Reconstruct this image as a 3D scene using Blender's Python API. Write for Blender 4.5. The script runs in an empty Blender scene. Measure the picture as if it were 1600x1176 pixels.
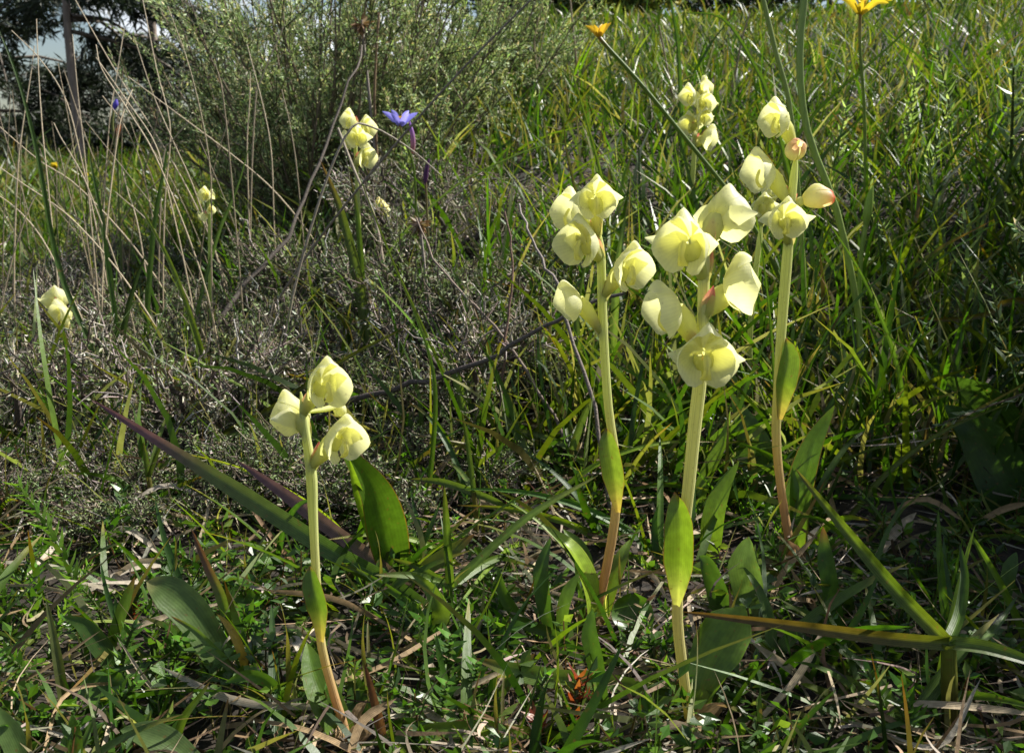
import bpy, math, random
import numpy as np

SC = bpy.context.scene
COL = SC.collection
rng = np.random.default_rng(11)
random.seed(5)

# ------------------------------------------------------------------ camera
CAMZ, PITCH, FPX = 0.19, math.radians(12.8), 1570.0
cam_data = bpy.data.cameras.new('camera')
cam = bpy.data.objects.new('camera', cam_data)
COL.objects.link(cam)
cam.location = (0, 0, CAMZ)
cam.rotation_euler = (math.pi/2 - PITCH, 0, 0)
cam_data.sensor_width = 36
cam_data.lens = 36*FPX/1600
cam_data.clip_start = 0.01
cam_data.clip_end = 2000
cam_data.dof.use_dof = True
cam_data.dof.focus_distance = 0.38
cam_data.dof.aperture_fstop = 46
SC.camera = cam

# ------------------------------------------------------------------ world, sun
SUN = np.array([0.54, 0.26, 0.62]); SUN /= np.linalg.norm(SUN)
world = bpy.data.worlds.new('World'); SC.world = world; world.use_nodes = True
nt = world.node_tree; nt.nodes.clear()
out = nt.nodes.new('ShaderNodeOutputWorld'); bg = nt.nodes.new('ShaderNodeBackground')
sky = nt.nodes.new('ShaderNodeTexSky'); sky.sky_type = 'NISHITA'; sky.sun_disc = False
sky.sun_elevation = math.asin(SUN[2]); sky.sun_rotation = math.atan2(SUN[0], SUN[1])
tc = nt.nodes.new('ShaderNodeTexCoord'); no = nt.nodes.new('ShaderNodeTexNoise')
no.inputs['Scale'].default_value = 5.0; no.inputs['Detail'].default_value = 5
mp = nt.nodes.new('ShaderNodeMapping'); mp.inputs['Scale'].default_value = (1, 1, 2.2); mp.inputs['Location'].default_value = (2.7, 1.9, .5)
cr = nt.nodes.new('ShaderNodeValToRGB')
cr.color_ramp.elements[0].position = 0.555; cr.color_ramp.elements[1].position = 0.66
mx = nt.nodes.new('ShaderNodeMix'); mx.data_type = 'RGBA'
nt.links.new(tc.outputs['Generated'], mp.inputs['Vector']); nt.links.new(mp.outputs['Vector'], no.inputs['Vector'])
nt.links.new(no.outputs['Fac'], cr.inputs['Fac']); nt.links.new(cr.outputs['Color'], mx.inputs['Factor'])
nt.links.new(sky.outputs['Color'], mx.inputs[6]); mx.inputs[7].default_value = (13, 13.4, 14.2, 1)
nt.links.new(mx.outputs[2], bg.inputs['Color']); nt.links.new(bg.outputs['Background'], out.inputs['Surface'])
bg.inputs['Strength'].default_value = 0.05

sl = bpy.data.lights.new('sun', 'SUN'); sl.energy = 5.0; sl.angle = math.radians(0.5); sl.color = (1.0, 0.955, 0.88)
so = bpy.data.objects.new('sun', sl); COL.objects.link(so)
from mathutils import Vector
so.rotation_euler = Vector(SUN).to_track_quat('Z', 'Y').to_euler()
so.location = (1.5, 0.3, 2.2)

vs = SC.view_settings
vs.view_transform = 'Standard'; vs.look = 'None'; vs.exposure = 1.08; vs.gamma = 1.0; vs.use_curve_mapping = False
SC.render.engine = 'CYCLES'
cy = SC.cycles
cy.max_bounces = 5; cy.diffuse_bounces = 2; cy.glossy_bounces = 2; cy.transmission_bounces = 4; cy.transparent_max_bounces = 4
cy.use_denoising = True; cy.caustics_reflective = False; cy.caustics_refractive = False

# ------------------------------------------------------------------ terrain and picking
def sstep(a, b, x):
    t = np.clip((x-a)/(b-a), 0, 1); return t*t*(3-2*t)
def H(x, y):
    x = np.asarray(x, float); y = np.asarray(y, float)
    t = np.maximum(0, y-0.40)
    r = np.sqrt(t*t+0.16**2)-0.16
    r = 3*(1-np.exp(-r/3))
    w = sstep(-0.34, 0.03, x/(np.maximum(y, 0)+0.25))
    z = r*(0.30*w+0.05*sstep(.15, .5, x/(np.maximum(y, 0)+.25))+0.012)
    near = np.exp(-(y/2.0)**2)
    z = z + near*(0.0035*np.sin(31*x+1.3)*np.cos(27*y)+0.0025*np.sin(67*x+2*np.sin(40*y)))
    z = z + 0.02*np.sin(2.1*x+0.5)*np.sin(1.7*y+1.0)*sstep(0.8, 3.0, y)
    return z
CF = np.array([0, math.cos(PITCH), -math.sin(PITCH)]); CU = np.array([0, math.sin(PITCH), math.cos(PITCH)])
CAM = np.array([0, 0, CAMZ])
def ray(px, py):
    return CF + np.array([1., 0, 0])*((px-800)/FPX) - CU*((py-588)/FPX)
def W(px, py, y):                       # the point of the pixel's ray in the upright plane at distance y
    d = ray(px, py); return CAM + d*(y/d[1])
def depth(p): return float(np.dot(np.asarray(p)-CAM, CF))
def PX(p): return depth(p)/FPX          # metres of one photo pixel there
def G(px, py, lift=0.0):                # where the pixel's ray meets the ground
    d = ray(px, py); t = 0.1
    while t < 60:
        p = CAM+d*t
        if p[2] <= H(p[0], p[1])+lift: return p
        t *= 1.004
    return CAM+d*t

# ------------------------------------------------------------------ mesh helpers
def mesh_np(name, V, F, C=None, smooth=True):
    V = np.ascontiguousarray(V, np.float32); F = np.ascontiguousarray(F, np.int32)
    k = F.shape[1]
    me = bpy.data.meshes.new(name)
    me.vertices.add(len(V)); me.vertices.foreach_set('co', V.ravel())
    me.loops.add(F.size); me.loops.foreach_set('vertex_index', F.ravel())
    me.polygons.add(len(F)); me.polygons.foreach_set('loop_start', np.arange(0, F.size, k, dtype=np.int32))
    me.polygons.foreach_set('use_smooth', np.full(len(F), smooth, bool))
    if C is not None:
        a = me.color_attributes.new('tint', 'FLOAT_COLOR', 'POINT')
        C4 = np.ones((len(V), 4), np.float32); C4[:, :C.shape[1]] = C
        a.data.foreach_set('color', C4.ravel())
    me.update(calc_edges=True)
    return me
class Acc:
    """collects quads; build() links them as one mesh object"""
    def __init__(s): s.V = []; s.F = []; s.C = []; s.n = 0
    def add(s, V, F, C):
        V = np.asarray(V, float).reshape(-1, 3); C = np.asarray(C, float)
        if C.ndim == 1: C = np.tile(C, (len(V), 1))
        C = C.reshape(len(V), -1)
        if C.shape[1] == 3: C = np.hstack([C, np.ones((len(C), 1))])
        s.V.append(V); s.F.append(np.asarray(F)+s.n); s.C.append(C); s.n += len(V)
        return s
    def mesh(s, name, origin=(0, 0, 0), smooth=True):
        return mesh_np(name, np.concatenate(s.V)-np.asarray(origin), np.concatenate(s.F), np.concatenate(s.C), smooth)
    def build(s, name, mat, parent=None, origin=(0, 0, 0), smooth=True):
        return obj(name, s.mesh(name, origin, smooth), mat, parent)
def obj(name, me, mat, parent=None):
    if mat is not None and len(me.materials) == 0: me.materials.append(mat)
    o = bpy.data.objects.new(name, me); COL.objects.link(o)
    if parent is not None: o.parent = parent
    return o
def tag(o, label=None, cat=None, group=None, kind=None):
    if label: o['label'] = label
    if cat: o['category'] = cat
    if group: o['group'] = group
    if kind: o['kind'] = kind
    return o
def thing(name, loc, label, cat, group=None):
    o = bpy.data.objects.new(name, None); COL.objects.link(o); o.location = tuple(loc)
    o.empty_display_size = 0.01
    return tag(o, label, cat, group)
def copy_tree(o, parent=None):
    c = o.copy(); COL.objects.link(c); c.parent = parent
    for ch in list(o.children): copy_tree(ch, c)
    return c
def gridF(n, m, off=0):
    i, j = np.meshgrid(np.arange(n-1), np.arange(m-1), indexing='ij')
    a = (i*m+j).ravel()
    return np.stack([a, a+1, a+m+1, a+m], 1)+off
def norm(v): 
    v = np.asarray(v, float); return v/np.maximum(np.linalg.norm(v, axis=-1, keepdims=True), 1e-9)
def spline(P, n):
    """Catmull-Rom through the points"""
    P = np.asarray(P, float)
    if len(P) == 2: 
        t = np.linspace(0, 1, n)[:, None]; return P[0]*(1-t)+P[1]*t
    Q = np.vstack([2*P[0]-P[1], P, 2*P[-1]-P[-2]])
    u = np.linspace(0, len(P)-1, n); i = np.minimum(u.astype(int), len(P)-2); f = (u-i)[:, None]
    p0, p1, p2, p3 = Q[i], Q[i+1], Q[i+2], Q[i+3]
    return 0.5*(2*p1+(p2-p0)*f+(2*p0-5*p1+4*p2-p3)*f**2+(3*p1-p0-3*p2+p3)*f**3)
def ramp(stops, t):
    t = np.asarray(t, float); xs = [s[0] for s in stops]; cs = np.array([s[1] for s in stops], float)
    return np.stack([np.interp(t, xs, cs[:, k]) for k in range(3)], -1)
def tube(P, R, sides=8, col=(.5, .5, .5), n=None):
    P = np.asarray(P, float)
    if n: 
        R = np.interp(np.linspace(0, 1, n), np.linspace(0, 1, len(R)), R) if np.ndim(R) else np.full(n, R)
        P = spline(P, n)
    n = len(P); R = np.full(n, R) if np.ndim(R) == 0 else np.asarray(R)
    T = norm(np.gradient(P, axis=0)); ref = np.array([0.31, 0.9, 0.2])
    A = norm(np.cross(T, ref)); B = np.cross(T, A)
    a = np.linspace(0, 2*np.pi, sides, endpoint=False)
    V = P[:, None]+R[:, None, None]*(np.cos(a)[None, :, None]*A[:, None]+np.sin(a)[None, :, None]*B[:, None])
    i, j = np.meshgrid(np.arange(n-1), np.arange(sides), indexing='ij'); i = i.ravel(); j = j.ravel(); k = (j+1) % sides
    F = np.stack([i*sides+j, i*sides+k, (i+1)*sides+k, (i+1)*sides+j], 1)
    col = np.asarray(col, float)
    C = np.repeat(col, sides, 0) if col.ndim == 2 else np.tile(col, (n*sides, 1))
    C = np.hstack([C, np.tile(.5+.5*np.cos(a*3+.7), n)[:, None]])
    return V.reshape(-1, 3), F, C
def ribbon(P, wid, stops, n=18, m=5, fold=0.25, roll=0.0, wave=0.0, rib=0.12, edge=None, prof='leaf', seed=0, view=True, sharp=0.75, stripes=0):
    """a leaf: P runs base -> tip in world space, wid = greatest width (m)"""
    P = spline(P, n); t = np.linspace(0, 1, n)
    T = norm(np.gradient(P, axis=0))
    ref = norm(P-CAM) if view else np.tile([0, 0, 1.0], (n, 1))
    S = norm(np.cross(T, ref)); N = np.cross(S, T)
    r = roll if np.ndim(roll) else np.full(n, roll)
    c, s_ = np.cos(r)[:, None], np.sin(r)[:, None]
    S, N = S*c+N*s_, N*c-S*s_
    if prof == 'leaf': w = np.sin(np.pi*np.clip(0.13+0.87*t, 0, 1)**0.95)**0.8
    elif prof == 'blade': w = np.clip(1-t, 0, 1)**0.55*np.clip(0.75+0.5*t, 0, 1)
    elif prof == 'strap': w = np.clip((1-t)*3.6, 0, 1)**0.65*np.clip(0.7+0.6*t, 0, 1)
    elif prof == 'spoon': w = np.interp(t, [0, .25, .6, .85, 1], [.35, .5, 1, .8, .03])
    elif prof == 'sheath': w = np.interp(t, [0, .12, .35, .65, .85, 1], [.22, .52, 1, .95, .6, .02])
    w = np.maximum(w, 0.015)*wid/2
    v = np.linspace(-1, 1, m)
    if edge is not None: v = np.array([-1, -.93, -.6, -.22, 0, .22, .6, .93, 1]); m = 9
    rr = np.random.default_rng(seed)
    ph = rr.uniform(0, 6.28, 4)
    V = P[:, None]+S[:, None]*(w[:, None]*v[None, :])[..., None]
    bendup = fold*np.abs(v)[None, :]**1.3*w[:, None]
    wv = wave*w[:, None]*(np.sin(t*13+ph[0])[:, None]*(v > 0)*np.abs(v)**2+np.sin(t*11+ph[1])[:, None]*(v < 0)*np.abs(v)**2)
    if stripes: wv = wv+0.06*w[:, None]*np.cos(v*stripes)[None, :]
    V = V-N[:, None]*(bendup+wv)[..., None]
    C = ramp(stops, t)[:, None, :]*(1+rib*(np.abs(v) < 0.15))[None, :, None]
    C = C*rr.uniform(0.93, 1.07, (n, m, 1))
    if edge is not None:
        f = (np.abs(v) > 0.95)[None, :, None]*0.75
        C = C*(1-f)+np.array(edge)*f
    C = np.concatenate([C, np.broadcast_to((v*.5+.5)[None, :, None], (n, m, 1))], -1)
    return V.reshape(-1, 3), gridF(n, m), C.reshape(-1, 4)
# mass generators (vectorised)
def blades(base, d, L, wid, bend, col, segs=4, tipcol=None, rnd=None, prof=0.6, flat=0.0):
    N = len(base); t = np.linspace(0, 1, segs+1)
    rnd = norm(rng.normal(size=(N, 3))) if rnd is None else rnd
    P = base[:, None]+L[:, None, None]*(d[:, None]*t[None, :, None]+bend[:, None]*(t**2)[None, :, None])
    T = norm(d[:, None]+2*bend[:, None]*t[None, :, None])
    S = norm(np.cross(T, rnd[:, None]))
    w = (np.maximum((1-t)**prof*np.clip(0.7+t, 0, 1), 0.03))[None, :]*wid[:, None]/2
    V = np.stack([P-S*w[..., None], P+S*w[..., None]], 2)      # N, segs+1, 2, 3
    k = np.arange(N)[:, None]*(segs+1)*2+np.arange(segs)[None, :]*2
    F = np.stack([k, k+1, k+3, k+2], -1).reshape(-1, 4)
    C = np.repeat(col[:, None], segs+1, 1)
    if tipcol is not None:
        f = np.clip((t-0.55)/0.45, 0, 1)[None, :, None]; C = C*(1-f)+tipcol[:, None]*f
    C = np.repeat(C[:, :, None], 2, 2)
    return V.reshape(-1, 3), F, C.reshape(-1, 3)
def leaves(base, d, L, wid, col, cup=0.25, rnd=None):
    """one folded kite-shaped quad each"""
    N = len(base); rnd = norm(rng.normal(size=(N, 3))) if rnd is None else rnd
    S = norm(np.cross(d, rnd)); U = np.cross(S, d)
    mid = base+d*(L*0.52)[:, None]+U*(wid*cup)[:, None]
    V = np.stack([base, mid+S*(wid/2)[:, None], base+d*L[:, None], mid-S*(wid/2)[:, None]], 1)
    F = np.arange(N*4).reshape(N, 4)
    return V.reshape(-1, 3), F, np.repeat(col, 4, 0)
def twigs(P0, P1, r0, r1, col, jit=0.0, segs=2):
    """three-sided sticks between point arrays"""
    N = len(P0); t = np.linspace(0, 1, segs+1)
    P = P0[:, None]*(1-t)[None, :, None]+P1[:, None]*t[None, :, None]
    if jit and segs > 1:
        P[:, 1:-1] += rng.normal(size=P[:, 1:-1].shape)*(jit*np.linalg.norm(P1-P0, axis=1))[:, None, None]
    T = norm(P1-P0); A = norm(np.cross(T, np.array([.3, .5, .81]))); B = np.cross(T, A)
    a = np.array([0, 2.094, 4.189])
    ring = np.cos(a)[None, :, None]*A[:, None]+np.sin(a)[None, :, None]*B[:, None]
    R = r0[:, None]*(1-t)+r1[:, None]*t
    V = P[:, :, None]+R[:, :, None, None]*ring[:, None]
    b = np.arange(N)[:, None, None]*(segs+1)*3+np.arange(segs)[None, :, None]*3
    j = np.arange(3)[None, None, :]; k = (j+1) % 3
    F = np.stack([b+j, b+k, b+3+k, b+3+j], -1).reshape(-1, 4)
    return V.reshape(-1, 3), F, np.repeat(col, (segs+1)*3, 0)
def pick(pal, w, n, jit=0.18):
    pal = np.array(pal, float); w = np.array(w, float); w /= w.sum()
    c = pal[rng.choice(len(pal), n, p=w)]
    return np.clip(c*rng.normal(1, jit, (n, 1))*rng.normal(1, 0.06, (n, 3)), 0.005, 0.95)

# ------------------------------------------------------------------ materials
def veg(name, trans=0.3, rough=0.5, spec=0.35, scale=300, amt=0.35, tcol=(1, 1, 1), bump=0.0, stretch=(1, 1, 1), vein=0, veina=.14, gain=(1, 1, 1), spots=0.0):
    m = bpy.data.materials.new(name); m.use_nodes = True
    t = m.node_tree; t.nodes.clear(); N = t.nodes.new; Lk = t.links.new
    o = N('ShaderNodeOutputMaterial'); p = N('ShaderNodeBsdfPrincipled')
    a = N('ShaderNodeAttribute'); a.attribute_name = 'tint'
    tc = N('ShaderNodeTexCoord'); mp = N('ShaderNodeMapping'); mp.inputs['Scale'].default_value = stretch
    nz = N('ShaderNodeTexNoise'); nz.inputs['Scale'].default_value = scale; nz.inputs['Detail'].default_value = 3
    mr = N('ShaderNodeMapRange'); mr.inputs['From Min'].default_value = 0.25; mr.inputs['From Max'].default_value = 0.75
    mr.inputs['To Min'].default_value = 1-amt; mr.inputs['To Max'].default_value = 1+amt
    mu = N('ShaderNodeVectorMath'); mu.operation = 'SCALE'
    Lk(tc.outputs['Object'], mp.inputs['Vector']); Lk(mp.outputs['Vector'], nz.inputs['Vector']); Lk(nz.outputs['Fac'], mr.inputs['Value'])
    if vein:
        m1 = N('ShaderNodeMath'); m1.operation = 'MULTIPLY'; m1.inputs[1].default_value = vein
        m2 = N('ShaderNodeMath'); m2.operation = 'SINE'
        m3 = N('ShaderNodeMath'); m3.operation = 'MULTIPLY_ADD'; m3.inputs[1].default_value = veina
        Lk(a.outputs['Alpha'], m1.inputs[0]); Lk(m1.outputs[0], m2.inputs[0]); Lk(m2.outputs[0], m3.inputs[0]); Lk(mr.outputs['Result'], m3.inputs[2])
        fac = m3.outputs[0]
    else: fac = mr.outputs['Result']
    gn = N('ShaderNodeVectorMath'); gn.operation = 'MULTIPLY'; gn.inputs[1].default_value = gain
    Lk(a.outputs['Color'], gn.inputs[0])
    if spots:
        sn = N('ShaderNodeTexNoise'); sn.inputs['Scale'].default_value = scale*1.6; sn.inputs['Detail'].default_value = 2
        sr = N('ShaderNodeMapRange'); sr.inputs['From Min'].default_value = .66; sr.inputs['From Max'].default_value = .74; sr.inputs['To Max'].default_value = spots
        sm = N('ShaderNodeMix'); sm.data_type = 'RGBA'; sm.inputs[7].default_value = (.16, .09, .03, 1)
        Lk(tc.outputs['Object'], sn.inputs['Vector']); Lk(sn.outputs['Fac'], sr.inputs['Value']); Lk(sr.outputs['Result'], sm.inputs[0])
        Lk(gn.outputs['Vector'], sm.inputs[6]); Lk(sm.outputs[2], mu.inputs[0])
    else: Lk(gn.outputs['Vector'], mu.inputs[0])
    Lk(fac, mu.inputs['Scale'])
    Lk(mu.outputs['Vector'], p.inputs['Base Color'])
    p.inputs['Roughness'].default_value = rough; p.inputs['Specular IOR Level'].default_value = spec
    if bump:
        b = N('ShaderNodeBump'); b.inputs['Strength'].default_value = bump; b.inputs['Distance'].default_value = 0.0006
        Lk(fac, b.inputs['Height']); Lk(b.outputs['Normal'], p.inputs['Normal'])
    if trans > 0:
        tr = N('ShaderNodeBsdfTranslucent'); ms = N('ShaderNodeMixShader'); ms.inputs['Fac'].default_value = trans
        mt = N('ShaderNodeVectorMath'); mt.operation = 'MULTIPLY'; mt.inputs[1].default_value = tcol
        Lk(mu.outputs['Vector'], mt.inputs[0]); Lk(mt.outputs['Vector'], tr.inputs['Color'])
        Lk(p.outputs['BSDF'], ms.inputs[1]); Lk(tr.outputs['BSDF'], ms.inputs[2]); Lk(ms.outputs['Shader'], o.inputs['Surface'])
    else: Lk(p.outputs['BSDF'], o.inputs['Surface'])
    return m
M_PET = veg('petal', 0.6, 0.45, 0.3, 260, 0.08, (1.0, 0.99, 0.69), bump=0.3, vein=110, veina=.025, spots=.25)
M_STEM = veg('orchid_stem', 0.40, 0.4, 0.4, 500, 0.12, (1.15, 1.1, .7), bump=0.35, stretch=(1, 1, .12), vein=16, veina=.10, spots=.3)
M_LEAF = veg('broad_leaf', 0.45, 0.36, 0.5, 350, 0.20, (1.5, 1.5, .6), bump=0.3, vein=75, veina=.05, gain=(.74, .84, .46), spots=.7)
M_GRASS = veg('grass', 0.42, 0.42, 0.45, 240, 0.25, (1.4, 1.4, .6), bump=0.3, vein=50, gain=(.61, .69, .29), spots=.6)
M_DRY = veg('dry_grass', 0.25, 0.6, 0.3, 500, 0.28, bump=0.4, vein=40, gain=(.66, .61, .54))
M_TWIG = veg('twig', 0.0, 0.75, 0.2, 900, 0.4, bump=0.6, gain=(.84, .81, .80))
M_HEATH = veg('heath_leaf', 0.18, 0.5, 0.4, 700, 0.3, (1.2, 1.2, .8), gain=(.96, .97, .88))
M_SHRUB = veg('shrub_leaf', 0.25, 0.5, 0.4, 500, 0.3, (1.3, 1.3, .7))
M_NEEDLE = veg('needle', 0.15, 0.5, 0.4, 8, 0.4, (1.2, 1.2, .6))
M_BARK = veg('bark', 0.0, 0.8, 0.2, 40, 0.45, bump=1.0, stretch=(1, 1, .2))
M_BLOOM = veg('bloom', 0.4, 0.45, 0.3, 300, 0.12)
M_SWORD = veg('sword_leaf', 0.35, 0.4, 0.45, 260, 0.25, (1.2, 1.2, .8), bump=0.3, vein=60, veina=.16, spots=.5)
def soil_mat():
    m = bpy.data.materials.new('soil'); m.use_nodes = True; t = m.node_tree; p = t.nodes['Principled BSDF']
    N = t.nodes.new; Lk = t.links.new
    tc = N('ShaderNodeTexCoord'); n1 = N('ShaderNodeTexNoise'); n1.inputs['Scale'].default_value = 120; n1.inputs['Detail'].default_value = 8
    c = N('ShaderNodeValToRGB'); e = c.color_ramp.elements
    e[0].position = .3; e[0].color = (.006, .0045, .003, 1); e[1].position = .72; e[1].color = (.04, .029, .018, 1)
    Lk(tc.outputs['Object'], n1.inputs['Vector']); Lk(n1.outputs['Fac'], c.inputs['Fac']); Lk(c.outputs['Color'], p.inputs['Base Color'])
    b = N('ShaderNodeBump'); b.inputs['Strength'].default_value = 1; b.inputs['Distance'].default_value = .004
    Lk(n1.outputs['Fac'], b.inputs['Height']); Lk(b.outputs['Normal'], p.inputs['Normal']); p.inputs['Roughness'].default_value = .95
    return m
M_SOIL = soil_mat()

# ------------------------------------------------------------------ ground
gx = np.concatenate([-np.geomspace(250, 1.0, 26), np.linspace(-0.95, 0.95, 130), np.geomspace(1.0, 250, 26)])
gy = np.concatenate([[-60, -8, -1.5, -.4], np.linspace(-0.1, 1.6, 120), np.geomspace(1.65, 600, 44)])
GX, GY = np.meshgrid(gx, gy, indexing='ij')
V = np.stack([GX, GY, H(GX, GY)], -1).reshape(-1, 3)
g = obj('ground', mesh_np('ground', V, gridF(len(gx), len(gy))[:, ::-1]), M_SOIL)
tag(g, 'dark soil of the hillside under the plants', 'ground', kind='structure')

# ------------------------------------------------------------------ background pines and bushes
def pine(px, Y, height, spread, trunk_r, low, nclump, seed, label, lean=0.0):
    r = np.random.default_rng(seed)
    x = (px-800)/FPX*Y; base = np.array([x, Y, float(H(x, Y))-0.05])
    root = thing('pine_tree', base, label, 'tree', 'pine trees behind the field')
    n = 14; z = np.linspace(0, height, n)
    P = np.stack([lean*z+0.03*np.sin(z*1.7+seed), 0.02*np.cos(z*2+seed), z], 1)+base
    R = trunk_r*(1-0.75*z/height)
    Acc().add(*tube(P, R, 9, (.26, .21, .17))).build('trunk', M_BARK, root, base)
    crown = Acc()
    for i in range(nclump):
        h = low+(height-low)*r.uniform(0, 1)**1.1; a = r.uniform(0, 6.28)
        ln = spread*(1-0.6*(h-low)/(height-low+.01))*r.uniform(.45, 1.1)
        p0 = base+np.array([lean*h, 0, h]); dv = np.array([math.cos(a), math.sin(a), r.uniform(-.35, .15)])
        pts = np.array([p0, p0+dv*ln*.5+[0, 0, .05*ln], p0+dv*ln+[0, 0, -.18*ln]])
        Acc().add(*tube(pts, [.018, .012, .005], 4, (.13, .11, .09), n=6)).build('limb', M_BARK, root, base)
        k = int(52*ln/spread)+14
        s = r.uniform(.3, 1.05, k)[:, None]; q = pts[0]*(1-s)+pts[2]*s+r.normal(0, .095, (k, 3))*np.array([1, 1, .5])
        # each clump a spray of needles
        m = 11; b = np.repeat(q, m, 0)+r.normal(0, .02, (k*m, 3))
        d = norm(r.normal(0, 1, (k*m, 3))+dv*.9-np.array([0, 0, .5]))
        c = np.array([[.014, .024, .008]])*r.uniform(.5, 1.8, (k*m, 1))
        crown.add(*leaves(b, d, r.uniform(.07, .15, k*m), r.uniform(.012, .022, k*m), c))
    tag(crown.build('crown', M_NEEDLE, root, base, smooth=False), kind='stuff')
    return root
pine(146, 7.4, 4.2, 1.2, .034, .85, 22, 3, 'slender pine with bare grey lower trunk beyond the dry stalks', .0)
pine(20, 9.6, 4.6, 1.5, .07, .25, 62, 4, 'broad dark pine with low branches left of the slender trunk')
pine(-150, 8.8, 4.6, 1.5, .07, .2, 55, 9, 'dark pine half out of the picture beside the broad pine')
pine(262, 11.0, 4.2, 1.4, .06, .75, 26, 5, 'dark pine standing behind the feathery green shrub')
def bush(px, Y, rad, hgt, n, pal, wts, seed, label, name='leafy_bush', lw=.03, cat='bush', group=None, zoff=0, ls=1.0):
    r = np.random.default_rng(seed)
    x = (px-800)/FPX*Y; base = np.array([x, Y, float(H(x, Y))-.03+zoff])
    root = thing(name, base, label, cat, group)
    st = Acc(); cr_ = Acc()
    for i in range(14):
        a = r.uniform(0, 6.28); e = np.array([math.cos(a)*rad*.8, math.sin(a)*rad*.8, hgt*r.uniform(.5, .95)])
        P = np.array([base, base+e*.45+[0, 0, .1*hgt], base+e])
        st.add(*tube(P, [.02*hgt, .012*hgt, .004*hgt], 4, (.09, .07, .05), n=6))
    k = max(20, n//60); cc = norm(r.normal(size=(k, 3)))*r.uniform(.3, 1, (k, 1))*np.array([rad, rad, hgt*.5])+[0, 0, hgt*.52]
    i = r.integers(0, k, n); b = base+cc[i]+r.normal(0, .14*rad, (n, 3)); b[:, 2] = np.maximum(b[:, 2], base[2]+.02)
    d = norm(r.normal(size=(n, 3))+[0, 0, .5])
    cr_.add(*leaves(b, d, r.uniform(.6, 1.4, n)*lw*1.8*ls, r.uniform(.6, 1.3, n)*lw*ls, pick(pal, wts, n, .3)))
    st.build('stem', M_BARK, root, base); tag(cr_.build('crown', M_SHRUB, root, base, smooth=False), kind='stuff')
    return root
DK = [(.02, .035, .012), (.035, .055, .015), (.012, .02, .01)]
for q, (bx_, bh) in enumerate([(-20, .5), (60, .4), (130, .35), (200, .4), (290, .45)]):
    bush(bx_, 12.5, .75, bh, 3500, DK, (2, 1, 3), 80+q, 'dark bush at the foot of the pines', group='dark bushes at the foot of the pines', lw=.05)
bush(775, 5.6, .55, 1.7, 9000, DK, (2, 1, 2), 21, 'tall dark bush on the crest above the dry grass', group='dark bushes on the skyline')
bush(880, 5.8, .6, 1.6, 9000, DK, (2, 1, 2), 22, 'tall dark bush behind the yellow flowering bush', group='dark bushes on the skyline')
bush(975, 4.4, .30, .42, 6000, [(.10, .15, .03), (.16, .21, .04), (.55, .48, .05)], (3, 2, 1), 24, 'yellow flowering green bush on the crest of the slope', 'flowering_bush', .018)
bush(1120, 5.4, .8, .6, 6000, DK+[(.06, .10, .02)], (1, 2, 1, 2), 26, 'low green bush on the skyline right of the flowering bush', lw=.025)

# ------------------------------------------------------------------ big feathery shrub
def feathery(x, Y, hgt, rad, nbr, seed, label, name='feathery_shrub', dens=1.0, group=None, lean=(0, 0), leafL=.0062):
    r = np.random.default_rng(seed)
    base = np.array([x, Y, float(H(x, Y))-.01])
    root = thing(name, base, label, 'shrub', group)
    bw = Acc(); fo = Acc(); P0 = []; P1 = []; LB = []; LD = []
    for i in range(nbr):
        a = r.uniform(0, 6.28); q = r.uniform(0.05, 1)**.5*rad
        tip = base+np.array([math.cos(a)*q+lean[0], math.sin(a)*q+lean[1], hgt*r.uniform(.22, 1.0)**.8*(1-.3*(q/rad)**2)])
        mid = base+(tip-base)*.45+r.normal(0, .05*rad, 3)+np.array([math.cos(a), math.sin(a), 0])*.15*q
        P = spline([base+r.normal(0, .012, 3)*[1, 1, 0], mid, tip], 14)
        bw.add(*tube(P, np.linspace(.003, .0007, 14)*hgt/.5, 4, (.24, .20, .15)))
        nt_ = int(26*dens)
        s = r.uniform(.10, 1, nt_); k = (s*12.99).astype(int); p = P[k]+(P[np.minimum(k+1, 13)]-P[k])*(s*12.99-k)[:, None]
        d = norm(r.normal(0, .55, (nt_, 3))+norm(P[-1]-P[0])*.8+[0, 0, .45]); L = r.uniform(.035, .085, nt_)*hgt/.5
        P0.append(p); P1.append(p+d*L[:, None])
        m = 32
        t = np.tile(np.linspace(.12, 1, m), nt_); b = np.repeat(p, m, 0)+np.repeat(d*L[:, None], m, 0)*t[:, None]
        dd = norm(np.repeat(d, m, 0)*.9+r.normal(0, .55, (nt_*m, 3)))
        LB.append(b); LD.append(dd)
    P0 = np.concatenate(P0); P1 = np.concatenate(P1); n = len(P0)
    bw.add(*twigs(P0, P1, np.full(n, .0008), np.full(n, .0004), pick([(.12, .10, .06), (.10, .12, .05)], (1, 1), n)))
    LB = np.concatenate(LB); LD = np.concatenate(LD); n = len(LB)
    tw = np.repeat(r.uniform(.65, 1.4, (len(P0), 1)), 32, 0)
    c = 3.3*pick([(.075, .105, .045), (.11, .14, .065), (.16, .17, .10), (.06, .08, .04), (.20, .18, .12)], (4, 3, 1.6, 3, 1.2), n, .2)*tw
    fo.add(*leaves(LB, LD, r.uniform(.7, 1.3, n)*leafL, r.uniform(.7, 1.3, n)*leafL*.26, c))
    tag(bw.build('branches', M_TWIG, root, base), kind='stuff'); tag(fo.build('foliage', M_SHRUB, root, base, smooth=False), kind='stuff')
    return root
feathery(-.225, 1.22, .42, .23, 125, 31, 'large feathery fine-leaved green shrub behind the pale blue flower', dens=1.0)
feathery(-.06, 1.40, .31, .19, 65, 33, 'lower feathery green shrub between the large shrub and the grassy slope')
feathery(-.36, 1.9, .42, .22, 40, 35, 'small feathery shrub behind the dry stalks', dens=.9)

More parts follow.
